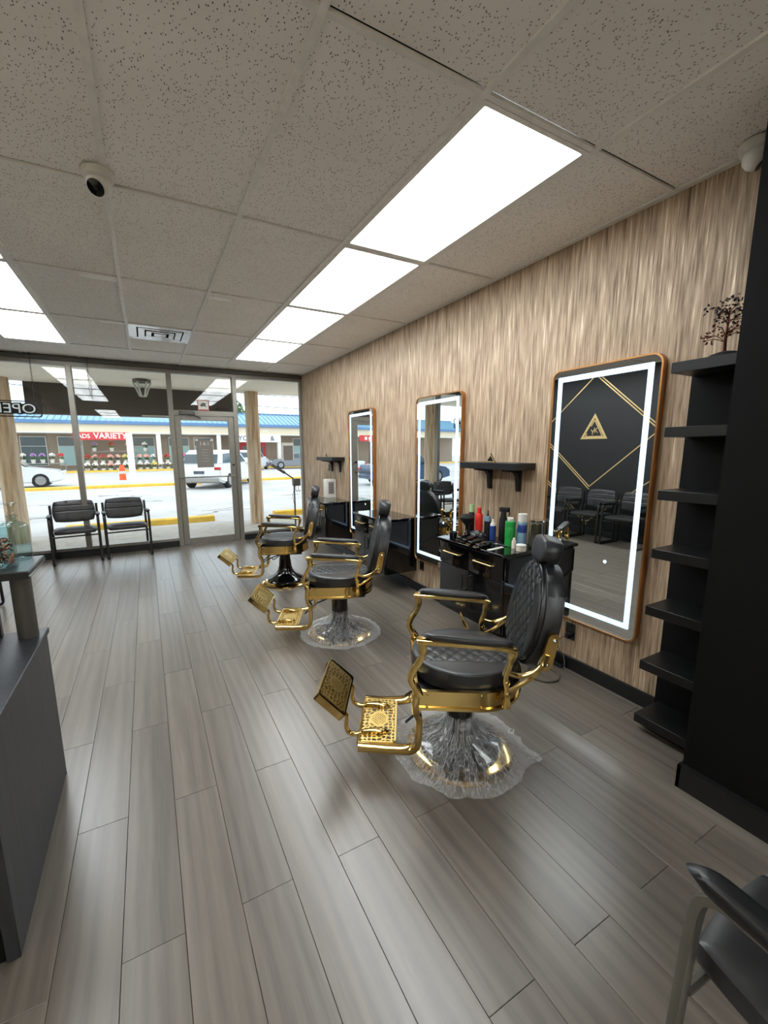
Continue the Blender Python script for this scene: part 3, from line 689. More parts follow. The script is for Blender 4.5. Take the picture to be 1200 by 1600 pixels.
obj('mirror_lead', tube(bm_new(), smooth_path([(2.452, 1.735, .31), (2.445, 1.725, .34), (2.45, 1.73, .372)], 4), .003, 6), M['ventblack'], pc)
sc_ = thing('floor_clip', 'tiny bent white tag lying on the floor by the nearest chair base', 'tag', (1.60, 1.43, 0), R(30))
obj('loop', tube(bm_new(), [(0, 0, .002), (.035, 0, .002), (.035, .022, .002), (0, .022, .002), (0, 0, .002)], .0018, 5), M['white'], sc_)

# ------------------------------------------------------------------ bottles and tools on the nearest cabinet
TOP = .80
G_B = 'bottles on the nearest cabinet'
def bottle(name, label, cat, x, y, prof, mat, cap=None, capmat=None, band=None, bandmat=None, extra=None, z=TOP, group=G_B, seg=20):
    t_ = thing(name, label, cat, (x, y, z), random.uniform(0, 6), group)
    obj('body', lathe(bm_new(), prof, seg=seg), mat, t_)
    if cap: obj('cap', lathe(bm_new(), cap, seg=seg), capmat, t_)
    if band: obj('label_band', lathe(bm_new(), band, seg=seg), bandmat, t_)
    if extra: extra(t_)
    return t_
def cyl(r, z0, z1, b=.003): return [(0, z0), (r-b, z0), (r, z0+b), (r, z1-b), (r-b, z1), (0, z1)]
bottle('spray_bottle', 'dark bottle with a pale green cap standing at the far left of the bottles', 'bottle', 2.35, 2.655, [(0, 0), (.024, 0), (.026, .004), (.026, .165), (.02, .185), (0, .185)], M['blacksatin'], cyl(.018, .185, .25), M['palegreen'])
bottle('shave_bottle', 'tall red bottle with ribbed shoulders behind the clippers', 'bottle', 2.345, 2.56, [(0, 0), (.028, 0), (.031, .005), (.029, .05), (.032, .09), (.030, .13), (.031, .17), (.022, .19), (0, .19)], M['redcap'], cyl(.017, .19, .235), M['redcap'])
bottle('dropper_bottle', 'black bottle with a white shoulder band and pointed cap beside the red bottle', 'bottle', 2.34, 2.455, cyl(.026, 0, .145), M['blacksatin'], [(0, .18), (.012, .18), (.006, .2), (.004, .225), (0, .225)], M['blacksatin'], [(.0265, .14), (.0275, .142), (.022, .18), (0, .18)], M['ltblue'])
def b_lab(t_): obj('emblem', prism(bm_new(), [(-.006, .04), (.006, .04), (.006, .08), (-.006, .08)], 0, -.0262, -.0245), M['textwhite'], t_, angle=0)
bottle('styling_bottle', 'short blue bottle with a white cone cap', 'bottle', 2.33, 2.385, cyl(.025, 0, .115), M['blue'], [(0, .115), (.022, .115), (.02, .13), (.009, .145), (.007, .165), (0, .165)], M['white'], extra=b_lab)
def trig(t_):
    bm = box(bm_new(), -.018, .018, -.03, .045, .225, .26, bev=.006, seg=2); obj('trigger_head', bm, M['ventblack'], t_)
    obj('trigger', tube(bm_new(), smooth_path([(0, .035, .235), (0, .05, .22), (0, .045, .20)], 4), .004, 6), M['ventblack'], t_)
sb = bottle('spray_bottle', 'tall matte black spray bottle with trigger head in the middle of the row', 'bottle', 2.385, 2.335, [(0, 0), (.030, 0), (.032, .004), (.031, .16), (.022, .2), (.02, .225), (0, .225)], M['ventblack'], extra=trig); sb.rotation_euler = (0, 0, R(200))
bottle('oil_bottle', 'small white bottle with a black neck between spray bottle and green can', 'bottle', 2.37, 2.225, cyl(.021, 0, .095), M['beige'], [(0, .095), (.013, .095), (.012, .13), (.008, .14), (0, .145)], M['ventblack'])
bottle('gel_bottle', 'teal bottle with a black cap just left of the green can', 'bottle', 2.40, 2.18, cyl(.024, 0, .12), M['teal'], cyl(.014, .12, .175), M['ventblack'])
bottle('talc_bottle', 'bright green can with a white lid', 'can', 2.29, 2.17, cyl(.036, 0, .185), M['green'], cyl(.024, .185, .21), M['white'], [(.0362, .06), (.0366, .061), (.0366, .14), (.0362, .141)], M['green'])
bottle('spray_can', 'tall pale blue spray can with a white cap', 'can', 2.335, 2.10, cyl(.033, 0, .185), M['ltblue'], cyl(.0325, .186, .245), M['white'], [(.0332, .11), (.0336, .111), (.0336, .165), (.0332, .166)], M['blue'])
bottle('dropper_bottle', 'tiny cream bottle in front of the pale blue spray can', 'bottle', 2.265, 2.105, [(0, 0), (.015, 0), (.016, .05), (.009, .062), (.008, .075), (0, .078)], M['beige'])
bottle('cream_jar', 'small squat white jar at the near edge of the cabinet top', 'jar', 2.245, 2.02, cyl(.034, 0, .03), M['beige'], cyl(.035, .03, .046), M['white'])
# clear canister with lid
cn = thing('glass_canister', 'wide clear canister with a metal rim at the near end of the row', 'canister', (2.40, 2.025, TOP), 0)
obj('wall', lathe(bm_new(), [(.0, 0), (.052, 0), (.054, .004), (.054, .20), (.050, .20), (.050, .006), (0, .006)], seg=28), M['jar'], cn)
obj('rim', lathe(bm_new(), [(.0545, .195), (.057, .197), (.057, .207), (.0, .209)], seg=28), M['chrome'], cn)
for k in range(5):
    a = k*1.25; obj('comb', box(bm_new(), .03*math.cos(a)-.002, .03*math.cos(a)+.002, .03*math.sin(a)-.012, .03*math.sin(a)+.012, .008, .17), M['bark'], cn, angle=0)
# black cup, neck brush, towel, clippers
bottle('black_cup', 'small black cup at the far front corner of the cabinet top', 'cup', 2.12, 2.605, [(0, 0), (.028, 0), (.032, .05), (.029, .05), (.026, .005), (0, .005)], M['blackgloss'], group=None)
nb = thing('neck_brush', 'large round-topped black neck duster brush standing among the tools', 'brush', (2.275, 2.625, TOP))
obj('handle', lathe(bm_new(), [(0, 0), (.03, 0), (.032, .01), (.014, .03), (.012, .07), (.018, .09), (0, .09)]), M['blackgloss'], nb)
bm = lathe(bm_new(), [(0, .088), (.02, .09), (.05, .125), (.06, .15), (.045, .17), (.02, .178), (0, .18)], seg=36)
for v in bm.verts: v.co *= 1+.03*noise.noise(v.co*200)
obj('bristles', bm, M['ventblack'], nb)
tw_ = thing('hair_towel', 'crumpled black cloth heap behind the clippers', 'cloth', (2.25, 2.465, TOP))
bm = bm_new(); bmesh.ops.create_icosphere(bm, subdivisions=4, radius=1)
for v in bm.verts:
    n_ = noise.noise(v.co*2.4)*.3+noise.noise(v.co*6)*.1; c = v.co*(1+n_); v.co = Vector((c.x*.055, c.y*.065, max(0, c.z*.05+.02)))
obj('cloth', bm, M['vinyl'], tw_)
def make_clipper():
    t_ = thing('hair_clipper', '', 'clipper', (0, 0, 0), 0, 'hair clippers on the nearest cabinet')
    bm = bm_new(); P = smooth_path([(-.085, 0, .018), (-.05, 0, .02), (0, 0, .02), (.05, 0, .018), (.07, 0, .016)], 4)
    tube(bm, P, [.013, .017, .019, .02, .0205, .0205, .02, .0195, .019, .018, .018, .0185, .019, .02, .0205, .02, .018], 12, flat=(1.05, .85)); obj('housing', bm, M['blackgloss'], t_)
    obj('blade', prism(bm_new(), [(-.019, .068), (.019, .068), (.021, .092), (-.021, .092)], 2, .012, .020).__class__ and (lambda b: (b.transform(Matrix.Rotation(R(-90), 4, 'Z')), b)[1])(prism(bm_new(), [(-.019, .068), (.019, .068), (.021, .092), (-.021, .092)], 2, .012, .020)), M['chrome'], t_, angle=0)
    bm = tube(bm_new(), [(-.03, 0, .038), (.03, 0, .037)], .004, 6); obj('switch', bm, M['chrome'], t_)
    return t_
cl = make_clipper()
for k, (x, y, a, lab) in enumerate(((2.14, 2.50, 200, 'black hair clipper farthest left in the row of clippers'), (2.125, 2.42, 195, 'second hair clipper from the left, blade toward the room'), (2.11, 2.33, 190, 'third hair clipper from the left, lying beside the cloth'), (2.10, 2.235, 188, 'hair clipper nearest the white comb'))):
    c_ = cl if k == 0 else copy_tree(cl); c_.location = (x, y, TOP); c_.rotation_euler = (0, 0, R(a)); c_['label'] = lab
sm = thing('scissors', 'open steel scissors lying behind the clippers', 'scissors', (2.23, 2.30, TOP+.003), R(70))
for s in (-1, 1):
    obj('blade', prism(bm_new(), [(0, -.004), (.09, s*.006), (.0, .004)], 2, 0, .003), M['chrome'], sm, angle=0)
    obj('finger_ring', tube(bm_new(), [(-.055+.014*math.cos(a), s*.02+.011*math.sin(a), .003) for a in [2*PI*q/12 for q in range(13)]], .002, 5), M['chrome'], sm)
    obj('shank', tube(bm_new(), [(0, 0, .002), (-.042, s*.016, .003)], .003, 5), M['chrome'], sm)
for k, (x, y, a, L, mt_, lab) in enumerate(((2.06, 2.13, 8, .16, M['paper_white'], 'white flat comb near the front edge of the cabinet top'), (2.20, 2.22, 30, .17, M['ventblack'], 'black flat comb lying behind the white comb'))):
    cb = thing('comb', lab, 'comb', (x, y, TOP), R(a))
    obj('spine', box(bm_new(), 0, L, .016, .024, 0, .004, bev=.001), mt_, cb)
    bm = bm_new()
    for q in range(int(L/.005)): box(bm, .001+q*.005, .0035+q*.005, 0, .017, .0005, .0032)
    obj('teeth', bm, mt_, cb, kind='stuff', angle=0)
ty = thing('tool_mat', 'thin dark tray under the clippers', 'tray', (2.12, 2.36, TOP))
# (the clippers rest on the bare top; the tray is a narrow strip behind them)
ty.location = (2.275, 2.265, TOP); obj('tray', box(bm_new(), -.03, .03, -.10, .06, 0, .008, bev=.003), M['steel'], ty)
# white box device on the farthest cabinet
dv = thing('tabletop_heater', 'upright white box with a grey grille on the farthest cabinet', 'appliance', (2.37, 5.80, TOP))
obj('case', box(bm_new(), -.08, .08, -.055, .055, 0, .275, bev=.006, seg=2), M['white'], dv)
g_ = obj('grille', box(bm_new(), -.045, .045, -.061, -.054, .06, .24, bev=.003), M['greypanel'], dv)
for q in range(6): obj('slot', box(bm_new(), -.035, .035, -.064, -.060, .08+.025*q, .088+.025*q), M['steel'], g_, angle=0)
# small wall switch marks near the far shelf
kh = thing('key_hook', 'small dark key hook on the wall under the farther shelf', 'hook', (WALL_R, 6.02, 1.22))
obj('plate', box(bm_new(), -.006, 0, -.02, .02, -.03, .06, bev=.002), M['steel'], kh); obj('hook', tube(bm_new(), smooth_path([(-.006, 0, .0), (-.025, 0, -.01), (-.025, 0, -.03), (-.01, 0, -.035)], 4), .003, 6), M['steel'], kh)

# ------------------------------------------------------------------ barber chairs
def filigree(w, d, cell, seed, th=.006):
    """pierced plate: a web of metal round voids, framed, with an oval medallion; plane x 0..d, y -w..w, z 0..th"""
    rs = np.random.RandomState(seed); nx, ny = int(d/.0028), int(2*w/.0028)
    pts = []
    sx_, sy_ = int(d/cell)+1, int(2*w/cell)+1
    for i in range(sx_):
        for j in range(sy_): pts.append(((i+.5+rs.uniform(-.38, .38))*d/sx_, -w+(j+.5+rs.uniform(-.38, .38))*2*w/sy_))
    P = np.array(pts); X, Y = np.meshgrid((np.arange(nx)+.5)*d/nx, -w+(np.arange(ny)+.5)*2*w/ny, indexing='ij')
    D = np.sqrt((X[..., None]-P[:, 0])**2+(Y[..., None]-P[:, 1])**2); D.sort(axis=-1)
    keep = (D[..., 1]-D[..., 0]) < .0062
    E = np.sqrt(((X-d/2)/(d*.24))**2+(Y/(w*.30))**2)
    keep[E < 1] = ((np.sin(X*420)*np.cos(Y*380)) > -.35)[E < 1]
    keep[(E > .86) & (E < 1.12)] = True
    eb = .008; keep[(X < eb) | (X > d-eb) | (Y < -w+eb) | (Y > w-eb)] = True
    cr = (np.minimum(X, d-X)+np.minimum(Y+w, w-Y)) < .018; keep[cr] = False
    bm = bm_new(); V0, V1 = {}, {}
    def v(i, j, z, dct):
        if (i, j) not in dct: dct[i, j] = bm.verts.new((i*d/nx, -w+j*2*w/ny, z))
        return dct[i, j]
    for i in range(nx):
        for j in range(ny):
            if not keep[i, j]: continue
            bm.faces.new((v(i, j, th, V1), v(i+1, j, th, V1), v(i+1, j+1, th, V1), v(i, j+1, th, V1)))
            bm.faces.new((v(i, j, 0, V0), v(i, j+1, 0, V0), v(i+1, j+1, 0, V0), v(i+1, j, 0, V0)))
            for di, dj, e in ((-1, 0, ((i, j+1), (i, j))), (1, 0, ((i+1, j), (i+1, j+1))), (0, -1, ((i, j), (i+1, j))), (0, 1, ((i+1, j+1), (i, j+1)))):
                a, b = i+di, j+dj
                if not (0 <= a < nx and 0 <= b < ny and keep[a, b]):
                    bm.faces.new((v(*e[0], 0, V0), v(*e[1], 0, V0), v(*e[1], th, V1), v(*e[0], th, V1)))
    return bm
def diamond_groove(s, wd, dep, rot=0):
    def f(x, y):
        a, b = (x*1.0+y*.75)/s, (x*1.0-y*.75)/s
        da = abs(a-round(a))*s; db = abs(b-round(b))*s
        return dep*max(math.exp(-(da/wd)**2), math.exp(-(db/wd)**2))
    return f
def make_barber_chair(flat):
    t_ = thing('barber_chair', '', 'chair', (0, 0, 0), 0, 'black and gold barber chairs')
    # base
    BC = (.018, -.02, 0)
    b_ = obj('base', lathe(bm_new(), [(0, .0), (.262, .0), (.266, .006), (.264, .014), (.246, .026), (.205, .034), (.0, .034)], BC, seg=56), M['gold'], t_, label='gold rim of the round base')
    if flat:
        obj('base_dome', lathe(bm_new(), [(0, .034), (.204, .034), (.204, .044), (.19, .05), (.12, .058), (.085, .07), (.074, .09), (0, .09)], BC, seg=48), M['blackgloss'], t_)
        obj('column', lathe(bm_new(), [(.0, .09), (.066, .09), (.066, .37), (0, .37)], BC, seg=32), M['blackgloss'], t_)
    else:
        obj('base_dome', lathe(bm_new(), [(0, .034), (.206, .034), (.206, .042), (.19, .058), (.15, .076), (.11, .104), (.085, .145), (.072, .19), (.066, .25), (0, .25)], BC, seg=48), M['blackgloss'], t_)
        obj('column', lathe(bm_new(), [(.0, .25), (.066, .25), (.060, .30), (.058, .37), (0, .37)], BC, seg=32), M['blackgloss'], t_)
    obj('underplate', box(bm_new(), -.19, .20, -.17, .17, .365, .414, bev=.006), M['blacksatin'], t_)
    obj('pump_lever', tube(bm_new(), smooth_path([(.05, -.02, .34), (.12, -.09, .27), (.17, -.16, .23), (.19, -.19, .245)]), .006, 8), M['steel'], t_)
    obj('link_rod', tube(bm_new(), [(.02, .06, .36), (.20, .10, .30), (.29, .11, .22)], .0065, 8), M['steel'], t_)
    obj('link_rod', tube(bm_new(), [(.02, -.06, .36), (.20, -.10, .30), (.29, -.11, .22)], .0065, 8), M['steel'], t_)
    # gold seat band, square in front, round behind
    def D(off):
        p = []
        for k in range(21):
            a = R(90+180*k/20); p.append((-.02+(.222+off)*math.cos(a), (.262+off)*math.sin(a)))
        p += [(.225+off, -.262-off), (.245+off, -.24-off), (.245+off, .24+off), (.225+off, .262+off)]
        return p
    obj('seat_band', ring_prism(bm_new(), D(.008), D(-.006), 2, .402, .480), M['gold'], t_)
    bm = ring_prism(bm_new(), D(.015), D(-.004), 2, .396, .410); ring_prism(bm, D(.013), D(-.006), 2, .474, .483); obj('band_bead', bm, M['gold'], t_)
    bm = bm_new()
    for y in (-.272, .272):
        for x in (-.03, .2):
            for z in (.414, .470): bmesh.ops.create_uvsphere(bm, u_segments=10, v_segments=6, radius=.006, matrix=Matrix.Translation((x, y, z)))
    obj('rivets', bm, M['gold'], t_)
    obj('seat_tray', prism(bm_new(), D(-.007), 2, .415, .45), M['blacksatin'], t_)
    # round seat cushion
    g1 = diamond_groove(.062, .0055, .006)
    def gs(x, y):
        e = math.hypot(x/.20, (y-.0)/.20)
        base_ = g1(x, y) if abs(y) < .125 else 0
        seam = .006*math.exp(-((abs(y)-.125)/.004)**2)
        return (base_+seam if e < 1.1 else 0)
    obj('seat', pillow(bm_new(), disc_map(1, .252, .252), .048, .05, 72, 7, gs, Matrix.Translation((.012, 0, .505))), M['leather'], t_)
    pts = [(.012+.2385*math.cos(a), .2385*math.sin(a), .5425) for a in [2*PI*q/56 for q in range(57)]]
    obj('seat_piping', tube(bm_new(), pts, .0042, 6), M['piping'], t_)
    # arms
    for s in (-1, 1):
        y = s*.278
        a_ = obj('armrest', tube(bm_new(), smooth_path([(.245, y, .712), (.22, y, .716), (.10, y, .712), (-.05, y, .702), (-.135, y, .692), (-.158, y, .684)], 5), [.8]+[1]*24+[.7], 12, flat=(.030, .012)), M['gold'], t_)
        bm = pillow(bm_new(), disc_map(.75, .190, .032), .020, .012, 20, 3.2, None, Matrix.Translation((.035, y, .724)) @ Matrix.Rotation(R(-4.5)*-1, 4, 'Y').inverted())
        obj('arm_pad', bm, M['leather'], a_)
        f_ = tube(bm_new(), smooth_path([(.232, y, .470), (.258, y, .51), (.272, y, .545), (.262, y, .58), (.238, y, .62), (.222, y, .66), (.222, y, .705)], 5), [1.25]*4+[1.0]*22+[1.2]*5, 10, flat=(.014, .019), up=(0, 1, 0))
        obj('front_upright', f_, M['gold'], t_)
        f_ = tube(bm_new(), smooth_path([(-.13, y, .43), (-.13, y, .50), (-.12, y, .56), (-.135, y, .62), (-.15, y, .69)], 5), [1.3]*3+[.9]*14+[1.3]*4, 10, flat=(.013, .016), up=(0, 1, 0))
        obj('rear_upright', f_, M['gold'], t_)
        for c in ((.256, y, .515), (-.13, y, .49), (-.125, y, .54), (.268, y, .56)):
            bm = bm_new(); bmesh.ops.create_uvsphere(bm, u_segments=12, v_segments=8, radius=.017, matrix=Matrix.Translation(c)); obj('knuckle', bm, M['gold'], t_)
        # hinge bracket to backrest
        bm = tube(bm_new(), smooth_path([(-.13, y, .585), (-.18, y, .572), (-.235, y, .588), (-.275, y*.96, .62), (-.29, y*.94, .66)], 5), .9, 8, flat=(.010, .017), up=(0, 1, 0))
        tube(bm, smooth_path([(-.135, y, .50), (-.18, y, .525), (-.235, y, .57), (-.27, y*.96, .61)], 5), .8, 8, flat=(.009, .010), up=(0, 1, 0))
        h_ = obj('back_bracket', bm, M['gold'], t_)
        bm = bm_new(); prism(bm, [(-.260, .60), (-.295, .585), (-.312, .61), (-.335, .735), (-.325, .752), (-.302, .748), (-.292, .735)], 1, min(y*.85, y*.97), max(y*.85, y*.97), bev=.003)
        hp = obj('hinge_plate', bm, M['gold'], h_)
        for c in ((-.314, .725), (-.288, .62)): 
            bm = bm_new(); bmesh.ops.create_uvsphere(bm, u_segments=10, v_segments=8, radius=.009, matrix=Matrix.Translation((c[0], y*.98, c[1])))
            obj('bolt', bm, M['chrome'], hp) if False else obj('bolt', bm, M['chrome'], h_)
    # backrest: local plane (x' = width, y' = height) rotated back
    tilt = R(11.5)
    Bm = Matrix.Translation((-.218, 0, .510)) @ Matrix.Rotation(-tilt, 4, 'Y') @ Matrix(((0, 0, 1, 0), (1, 0, 0, 0), (0, 1, 0, 0), (0, 0, 0, 1)))
    def shield(k=1.0):
        def f(u, v):
            x0, y0 = disc_map(.92, 1, 1)(u, v)
            h_ = (y0+1)/2; wd = .222*(1-.20*h_**1.4)*(1+.05*math.sin(PI*h_))
            xx = x0*wd*k
            if y0 < -.2: xx = x0*wd*k*(1+.10*(-y0-.2))
            return xx, .250+(.250*k)*y0
        return f
    obj('backrest', pillow(bm_new(), shield(1), .05, .045, 40, 6, None, Bm @ Matrix.Translation((0, 0, -.055))), M['leather'], t_)
    g2 = diamond_groove(.058, .0045, .007)
    obj('back_cushion', pillow(bm_new(), shield(.93), .028, .02, 76, 8, lambda x, y: g2(x, y-.25) if abs(x) < .15-.05*(y/.5) else .006*math.exp(-((abs(x)-.15+.05*y/.5)/.005)**2), Bm @ Matrix.Translation((0, .006, -.008))), M['leather'], t_)
    pts = []
    for q in range(57):
        a = 2*PI*q/56; c, s = math.cos(a), math.sin(a); m_ = max(abs(c), abs(s)); 
        uu, vv = c/m_, s/m_
        # boundary of the square maps onto the outline
        x0, y0 = shield(.935)(uu, vv); pts.append(Bm @ Vector((x0, y0+.006, .002)))
    obj('back_piping', tube(bm_new(), pts, .0045, 6), M['piping'], t_)
    # headrest
    Hm = Bm @ Matrix.Translation((0, .552, -.020))
    obj('headrest', pillow(bm_new(), disc_map(.95, .098, .064), .042, .048, 30, 5, None, Hm), M['leather'], t_)
    bm = bm_new()
    for s in (-.035, .035): tube(bm, [Bm @ Vector((s, .44, -.045)), Bm @ Vector((s, .53, -.03))], .006, 8)
    obj('headrest_post', bm, M['chrome'], t_)
    # reclining lever on the far side
    bm = tube(bm_new(), smooth_path([(-.06, -.285, .44), (-.055, -.315, .50), (-.03, -.33, .56), (-.015, -.335, .60)], 4), [.6, .6, .6, .7, .8, 1, 1.2, 1.3, 1.2, 1.0, .8, .6, .3], 8, flat=(.010, .006))
    obj('recline_lever', bm, M['gold'], t_)
    # footrest frame
    for s in (-1, 1):
        y = s*.185
        bm = tube(bm_new(), smooth_path([(.246, s*.262, .47), (.250, s*.26, .42), (.246, s*.25, .372), (.236, s*.228, .345), (.232, s*.218, .31), (.232, s*.212, .23), (.240, s*.206, .175), (.272, s*.198, .146), (.34, s*.190, .138), (.42, y, .138), (.51, y, .140)], 5), 1, 10, flat=(.016, .024), up=(0, 1, 0))
        obj('footrest_arm', bm, M['gold'], t_)
        bm = tube(bm_new(), smooth_path([(.495, s*.11, .152), (.53, s*.115, .150), (.565, s*.12, .165), (.575, s*.12, .205), (.570, s*.12, .245), (.590, s*.12, .275)], 5), .92, 8, flat=(.010, .013), up=(0, 1, 0))
        obj('calf_arm', bm, M['gold'], t_)
        bm = bm_new(); tube(bm, smooth_path([(.37, s*.10, .160), (.42, s*.105, .166), (.49, s*.11, .160), (.51, s*.11, .155)], 4), [.2, .5, .8, 1, 1.1, 1.1, 1.1, 1, .9, .8, .7, .6, .5], 8, flat=(.016, .009)); obj('leaf_boss', bm, M['gold'], t_)
    bm = filigree(.172, .178, .024, 3); bm.transform(Matrix.Translation((.335, 0, .150)))
    fp = obj('foot_plate', bm, M['goldplate'], t_, angle=30)
    ed = box(bm_new(), .500, .518, -.176, .176, .128, .157, bev=.004); obj('plate_lip', ed, M['gold'], fp)
    Um = Matrix.Translation((.588, 0, .272)) @ Matrix.Rotation(R(-42), 4, 'Y')
    bm = filigree(.150, .160, .021, 9); bm.transform(Um @ Matrix.Translation((0, 0, .011))); up = obj('calf_plate', bm, M['goldplate'], t_, angle=30)
    bm = bm_new(); prism(bm, [(-.002, -.166), (.152, -.166), (.152, .166), (-.002, .166)], 2, -.016, .004, bev=.001); bm.transform(Um); obj('calf_plate_back', bm, M['ventblack'], up, label='dark backing plate seen through the gold openwork')
    bm = ring_prism(bm_new(), rrect(-.008, .158, -.172, .172, .012, 3), rrect(-.001, .151, -.165, .165, .01, 3), 2, -.020, .017); bm.transform(Um); obj('calf_plate_rim', bm, M['gold'], up)
    return t_
bc = make_barber_chair(True)
for k, (x, y, a, lab) in enumerate(((1.287, 1.462, 147.6, 'nearest and largest black and gold barber chair, base bundled in plastic film'),
                                    (1.316, 3.020, 154.5, 'middle black and gold barber chair, base covered by crinkled plastic'),
                                    (1.316, 4.576, 157.3, 'farthest black and gold barber chair with its bare black trumpet base'))):
    c_ = bc if k == 0 else (copy_tree(bc) if k == 1 else make_barber_chair(False)); c_.location = (x, y, 0); c_.rotation_euler = (0, 0, R(a)); c_['label'] = lab

def wrap(x, y, seed, lab, tail=None):
    bm = bm_new(); nr, na = 34, 150; rg = []
    for i in range(nr+1):
        t_ = i/nr; row = []
        for j in range(na):
            a = 2*PI*j/na
            fold = noise.noise(Vector((math.cos(a)*5, math.sin(a)*5, seed)))*.5+noise.noise(Vector((math.cos(a)*14, math.sin(a)*14, seed+3)))*.5
            R_ = .335+.026*fold+.012*noise.noise(Vector((a*4, seed, 1)))
            if tail:
                da = (a-tail[0]+PI) % (2*PI)-PI; R_ += tail[1]*math.exp(-(da/.13)**2)
            r = .070+(R_-.070)*t_
            # drape over the base dome
            zz = np.interp(r, [0, .07, .085, .11, .15, .19, .215, .25, .275, .30, .5], [.24, .19, .13, .10, .08, .066, .056, .044, .030, .008, .003])
            pl = (1-t_)**.7*.012+.004
            zz += pl*(fold+.6)+.006*abs(noise.noise(Vector((r*40*math.cos(a), r*40*math.sin(a), seed))))
            row.append(bm.verts.new((r*math.cos(a), r*math.sin(a), float(max(.002, zz)))))
        rg.append(row)
    for A, B in zip(rg, rg[1:]):
        for j in range(na): bm.faces.new((A[j], A[(j+1) % na], B[(j+1) % na], B[j]))
    t_ = thing('plastic_cover', lab, 'plastic', (x, y, .001)); obj('film', bm, M['wrap'], t_, angle=180)
    # knot
    d = Vector((-.42, -.9, 0)).normalized()
    bm = bm_new(); bmesh.ops.create_icosphere(bm, subdivisions=3, radius=1)
    for v in bm.verts: c = v.co*(1+.35*noise.noise(v.co*2+Vector((seed, 0, 0)))); v.co = Vector((c.x*.034, c.y*.02, c.z*.016))
    bm.transform(Matrix.Translation(d*.088+Vector((0, 0, .178)))); obj('knot', bm, M['wrap'], t_)
    # radial creases
    bm = bm_new()
    for k in range(15):
        a = math.atan2(d.y, d.x)+random.uniform(-1.5, 1.5); L = random.uniform(.12, .2); pts = []
        for q in range(7):
            r = .095+L*q/6; aa = a+(a-math.atan2(d.y, d.x))*.1*q/6+.02*math.sin(q+k)
            zz = float(np.interp(r, [0, .07, .085, .11, .15, .19, .215, .25, .275, .30, .5], [.24, .20, .145, .115, .095, .08, .068, .056, .042, .02, .006]))
            pts.append((r*math.cos(aa), r*math.sin(aa), zz))
        tube(bm, pts, [.003, .0026, .0022, .002, .0018, .0014, .001], 4)
    obj('creases', bm, M['wrap'], t_)
wrap(1.283, 1.488, 1.7, 'crumpled clear plastic film tied round the base of the nearest barber chair', (R(-42), .075))
wrap(1.309, 3.045, 6.1, 'clear plastic film spread over the round base of the middle barber chair')

# ------------------------------------------------------------------ guest chairs
def grid_groove(xs, ys, wd=.005, dep=.006):
    return lambda x, y: dep*max([math.exp(-((x-a)/wd)**2) for a in xs]+[math.exp(-((y-b)/wd)**2) for b in ys])
def make_guest(frame_mat):
    t_ = thing('guest_chair', '', 'chair', (0, 0, 0), 0, None)
    for s in (-1, 1):
        y = s*.268
        p = [(-.235, y, .80), (-.225, y, .62), (-.20, y, .40), (-.21, y, .10), (-.225, y, .030), (-.195, y, .014), (0, y, .014), (.20, y, .014), (.235, y, .030), (.238, y, .10), (.232, y, .40), (.225, y, .60), (.205, y, .650), (.16, y, .662), (0, y, .655), (-.19, y, .642)]
        f_ = obj('side_frame', tube(bm_new(), smooth_path(p, 4), 1, 10, flat=(.011, .016), up=(0, 1, 0)), frame_mat, t_)
        bm = pillow(bm_new(), disc_map(.7, .19, .030), .022, .014, 14, 3, None, Matrix.Translation((.062, y, .676)) @ Matrix.Rotation(R(-2), 4, 'Y')); obj('arm_pad', bm, M['blacksatin'], t_)
    obj('cross_bar', tube(bm_new(), [(.226, -.262, .40), (.226, .262, .40)], .011, 8), frame_mat, t_)
    obj('cross_bar', tube(bm_new(), [(-.198, -.262, .40), (-.198, .262, .40)], .011, 8), frame_mat, t_)
    gr = grid_groove((-.08, .10), (-.085, .085))
    obj('seat', pillow(bm_new(), disc_map(.35, .245, .25), .04, .032, 44, 4.5, gr, Matrix.Translation((.02, 0, .45)) @ Matrix.Rotation(R(-2), 4, 'Y')), M['vinyl'], t_)
    Bm = Matrix.Translation((-.235, 0, .70)) @ Matrix.Rotation(R(-9), 4, 'Y') @ Matrix(((0, 0, 1, 0), (1, 0, 0, 0), (0, 1, 0, 0), (0, 0, 0, 1)))
    gr = grid_groove((-.085, .085), (-.0, .085))
    obj('backrest', pillow(bm_new(), disc_map(.38, .250, .163), .032, .028, 44, 4.5, gr, Bm), M['vinyl'], t_)
    return t_
gc = make_guest(M['chairframe'])
G_ = 'black guest chairs'
specs = [(-.935, 6.965, -84, 'black padded guest chair with sled frame at the front window, left of the pair'),
         (-.325, 7.02, -84, 'black padded guest chair at the front window, right of the pair, next to the door'),
         (-1.60, 4.965, 0, 'black padded guest chair against the black wall, farthest of three in the nearest mirror'),
         (-1.60, 4.36, 0, 'black padded guest chair against the black wall, middle of three in the nearest mirror'),
         (-1.60, 3.755, 0, 'black padded guest chair against the black wall, nearest of three in the nearest mirror')]
for k, (x, y, a, lab) in enumerate(specs):
    c_ = gc if k == 0 else copy_tree(gc); c_.location = (x, y, 0); c_.rotation_euler = (0, 0, R(a)); c_['label'] = lab; c_['group'] = G_
    if k < 2: c_.scale = (1, 1, .955)
nc = make_guest(M['litframe']); nc.location = (1.133, .062, 0); nc.rotation_euler = (0, 0, R(86)); nc['label'] = 'black padded armchair, charcoal legs coloured lighter as lit, cut by the bottom right corner'; nc['group'] = G_

